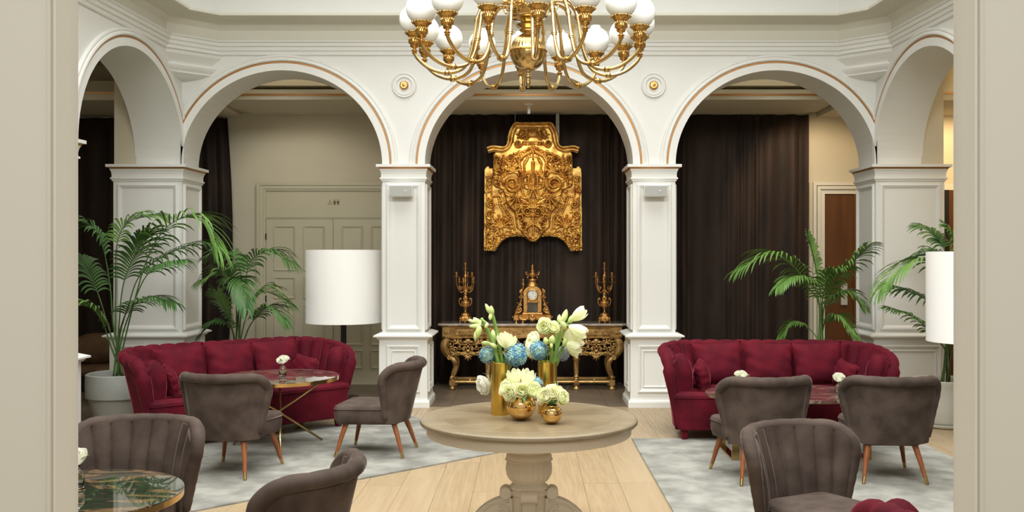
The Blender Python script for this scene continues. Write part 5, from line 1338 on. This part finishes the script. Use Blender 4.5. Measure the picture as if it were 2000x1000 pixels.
m.loft([[(x, y, z) for x, z in arc] for y in (-.06, .06)]); m.build('case', 'ormolu', t, smooth=False, bevel=.002)
MB().box(-.06, .06, -.030, -.026, .125, .25).build('glazed_panel', 'glasspane', t)
MB().lathe([(.0001, .145), (.018, .15), (.020, .165), (.010, .172), (.003, .18), (.003, .25)], 12, (0, -.01, 0)).build('pendulum', 'ormolu', t, smooth=True)
cz_ = .348
def disc(prof, name, mat, par, y=-.062):
    q = MB().lathe(prof, 36, cap=(name == 'dial')); q.xf(Matrix.Translation((0, y, cz_)) @ Matrix.Rotation(R(90), 4, 'X')); return q.build(name, mat, par, smooth=True, auto=35)
disc([(.057, 0), (.072, .0), (.074, .010), (.066, .016), (.060, .012), (.058, .006)], 'bezel', 'ormolu', t)
dl = disc([(.0001, .006), (.059, .005), (.059, 0)], 'dial', 'dial', t)
m = MB(); num = ['XII', 'I', 'II', 'III', 'IIII', 'V', 'VI', 'VII', 'VIII', 'IX', 'X', 'XI']
for h in range(12):
    a = PI/2 - h*PI/6; s_n = num[h]; ww = {'X': .0062, 'V': .0062, 'I': .003}; tot = sum(ww[c_] for c_ in s_n); cur = -tot/2
    for c_ in s_n:
        w_ = ww[c_]; xm = cur + w_/2; hh = .0055
        segs = {'I': [((xm, -hh), (xm, hh))], 'V': [((xm-.0024, hh), (xm, -hh)), ((xm+.0024, hh), (xm, -hh))], 'X': [((xm-.0024, hh), (xm+.0024, -hh)), ((xm+.0024, hh), (xm-.0024, -hh))]}[c_]
        for p, q in segs:
            pts = []
            for u, v_ in (p, q):
                rr_ = .046 + v_; tx = u; pts.append((rr_*math.cos(a) + tx*math.sin(a), -.0695, cz_ + rr_*math.sin(a) - tx*math.cos(a)))
            m.tube(pts, .0008, 4)
        cur += w_
m.build('roman_numerals', 'ink', dl)
m = MB()
for a, L in ((R(90 - 12*6 + 55), .040), (R(78), .030)): m.tube([(0, -.071, cz_), (L*math.cos(a), -.071, cz_ + L*math.sin(a))], [.0022, .0008], 5)
m.build('hands', 'ink', dl)
m = MB()
for sx in (-1, 1): m.ball((sx*.020, -.069, cz_-.018), .0032, 8, 5)
m.build('winding_holes', 'ink', dl)
m = MB()
for sx in (-1, 1):
    m.tube([(sx*.12, -.03, .42), (sx*.145, -.03, .40), (sx*.135, -.03, .34), (sx*.14, -.03, .27), (sx*.175, -.03, .20), (sx*.205, -.03, .13), (sx*.21, -.03, .10)], [.012, .016, .012, .013, .014, .015, .012], 8)
    spir3(m, sx*.165, .155, -.04, .032, 1.5, R(90), .009, sx); spir3(m, sx*.145, .385, -.04, .022, 1.4, R(-60), .008, -sx); spir3(m, sx*.155, .22, -.04, .018, 1.3, R(90), .006, sx)
    leaf3(m, sx*.14, .30, -.045, R(90), .05, .006, 4); leaf3(m, sx*.185, .14, -.05, R(-90), .045, .006, 4); m.ball((sx*.185, -.03, .245), .009, 8, 6)
leaf3(m, 0, .45, -.05, R(90), .045, .007, 5)
m.build('side_scrolls', 'ormolu', t, smooth=True)
m = MB()
for sx in (-1,): 
    m.lathe([(.008, .43), (.012, .44), (.006, .46), (.018, .475), (.018, .482), (.007, .49), (.011, .505), (.006, .52), (.008, .53), (.0002, .55)], 12, (sx*.115, -.02, 0))
m.build('side_finial', 'ormolu', t, smooth=True)
MB().lathe([(.075, .455), (.070, .475), (.055, .485), (.05, .50), (.052, .525), (.058, .53), (.055, .54), (.02, .545), (.014, .555), (.020, .565), (.045, .58), (.055, .60), (.053, .612), (.030, .618), (.026, .625), (.030, .64), (.018, .655), (.010, .662), (.016, .67), (.020, .678), (.010, .688), (.014, .70), (.009, .712), (.0002, .728)], 28, cap=False).build('urn_finial', 'ormolu', t, smooth=True, auto=50)
m = MB()
for sx in (-1, 1): m.tube([(sx*.05, 0, .60), (sx*.075, 0, .595), (sx*.085, 0, .615), (sx*.078, 0, .635), (sx*.065, 0, .628), (sx*.068, 0, .615)], [.006]*6, 7); m.tube([(sx*.05, 0, .585), (sx*.062, 0, .565), (sx*.06, 0, .54)], [.005, .009, .004], 7)
m.build('urn_handles', 'ormolu', t, smooth=True)

# candelabra
def candelabrum(label, x, y):
    t = thing('candelabrum', label, 'candelabrum', (x, y, zt_), 0, 'gilt candelabra on the console')
    m = MB(); m.lathe([(.07, .018), (.075, .022), (.078, .04), (.070, .075), (.055, .082), (.052, .09), (.056, .10), (.045, .115), (.018, .125), (.010, .14), (.012, .16)], 6, flute=None); m.build('base', 'ormolu', t, smooth=True, auto=45)
    m = MB()
    for k in range(6):
        a = 2*PI*k/6 + PI/6; m.ball((.068*math.cos(a), .068*math.sin(a), .05), .018, 8, 6); m.tube([(.07*math.cos(a), .07*math.sin(a), .03), (.074*math.cos(a), .074*math.sin(a), 0)], [.009, .007], 6)
    m.build('base_ornament', 'ormolu', t, smooth=True)
    MB().lathe([(.012, .155), (.026, .162), (.010, .172), (.014, .185), (.040, .205), (.055, .225), (.060, .25), (.056, .262), (.034, .268), (.030, .285), (.036, .30), (.024, .325), (.018, .34), (.026, .352), (.016, .365), (.024, .385), (.018, .40), (.010, .42), (.016, .45), (.012, .47), (.014, .52), (.008, .55)], 24, cap=False).build('urn_stem', 'ormolu', t, smooth=True, auto=60)
    m = MB()
    for sx in (-1, 1): m.tube([(sx*.03, 0, .20), (sx*.06, 0, .215), (sx*.08, 0, .25), (sx*.078, 0, .29), (sx*.06, 0, .305), (sx*.052, 0, .285), (sx*.062, 0, .272)], [.005, .006, .006, .007, .007, .006, .004], 7)
    leaf3(m, 0, .29, -.03, R(90), .04, .005, 5); m.build('urn_handles', 'ormolu', t, smooth=True)
    for k in range(6):
        a = R(20 + 60*k); hi = .07 if k % 2 else 0.0; rr_ = .115 if k % 2 else .105
        def q(r, z): return (r*math.cos(a), r*math.sin(a), z)
        P = bez([q(.008, .42), q(.03, .385), q(.055, .375), q(.085, .40), q(rr_, .455+hi*.5), q(rr_, .50+hi)], 16)
        ar = MB().tube(P, .0048, 7).lathe([(.004, 0), (.010, .006), (.007, .012)], 10, q(.05, .43)).build('arm', 'ormolu', t, smooth=True)
        MB().lathe([(.006, .495+hi), (.041, .502+hi), (.042, .506+hi), (.008, .508+hi), (.009, .52+hi), (.015, .53+hi), (.012, .545+hi), (.017, .553+hi), (.016, .558+hi), (.006, .555+hi)], 14, (rr_*math.cos(a), rr_*math.sin(a), 0), cap=False).build('candle_cup', 'ormolu', ar, smooth=True, auto=50)
        m = MB(); spir = [(q(.07 + .030*(1-k2/16)*math.cos(k2*.6), .425 + .030*(1-k2/16)*math.sin(k2*.6))) for k2 in range(15)]; m.tube(spir, .0035, 5); m.build('scroll', 'ormolu', ar, smooth=True)
    MB().lathe([(.008, .54), (.016, .55), (.022, .575), (.02, .59), (.008, .60), (.007, .66), (.034, .668), (.035, .672), (.008, .676), (.008, .70), (.016, .712), (.012, .73), (.018, .742), (.017, .748), (.006, .745)], 16, cap=False).build('central_candle_cup', 'ormolu', t, smooth=True, auto=50)
    return t
c1 = candelabrum('gilt bronze seven-light candelabrum left of the clock', at(909,0,11.83).x, 11.83)
c2 = copy_tree(c1); c2['label'] = 'gilt bronze seven-light candelabrum right of the clock'; c2.location.x = at(1180.5,0,11.83).x
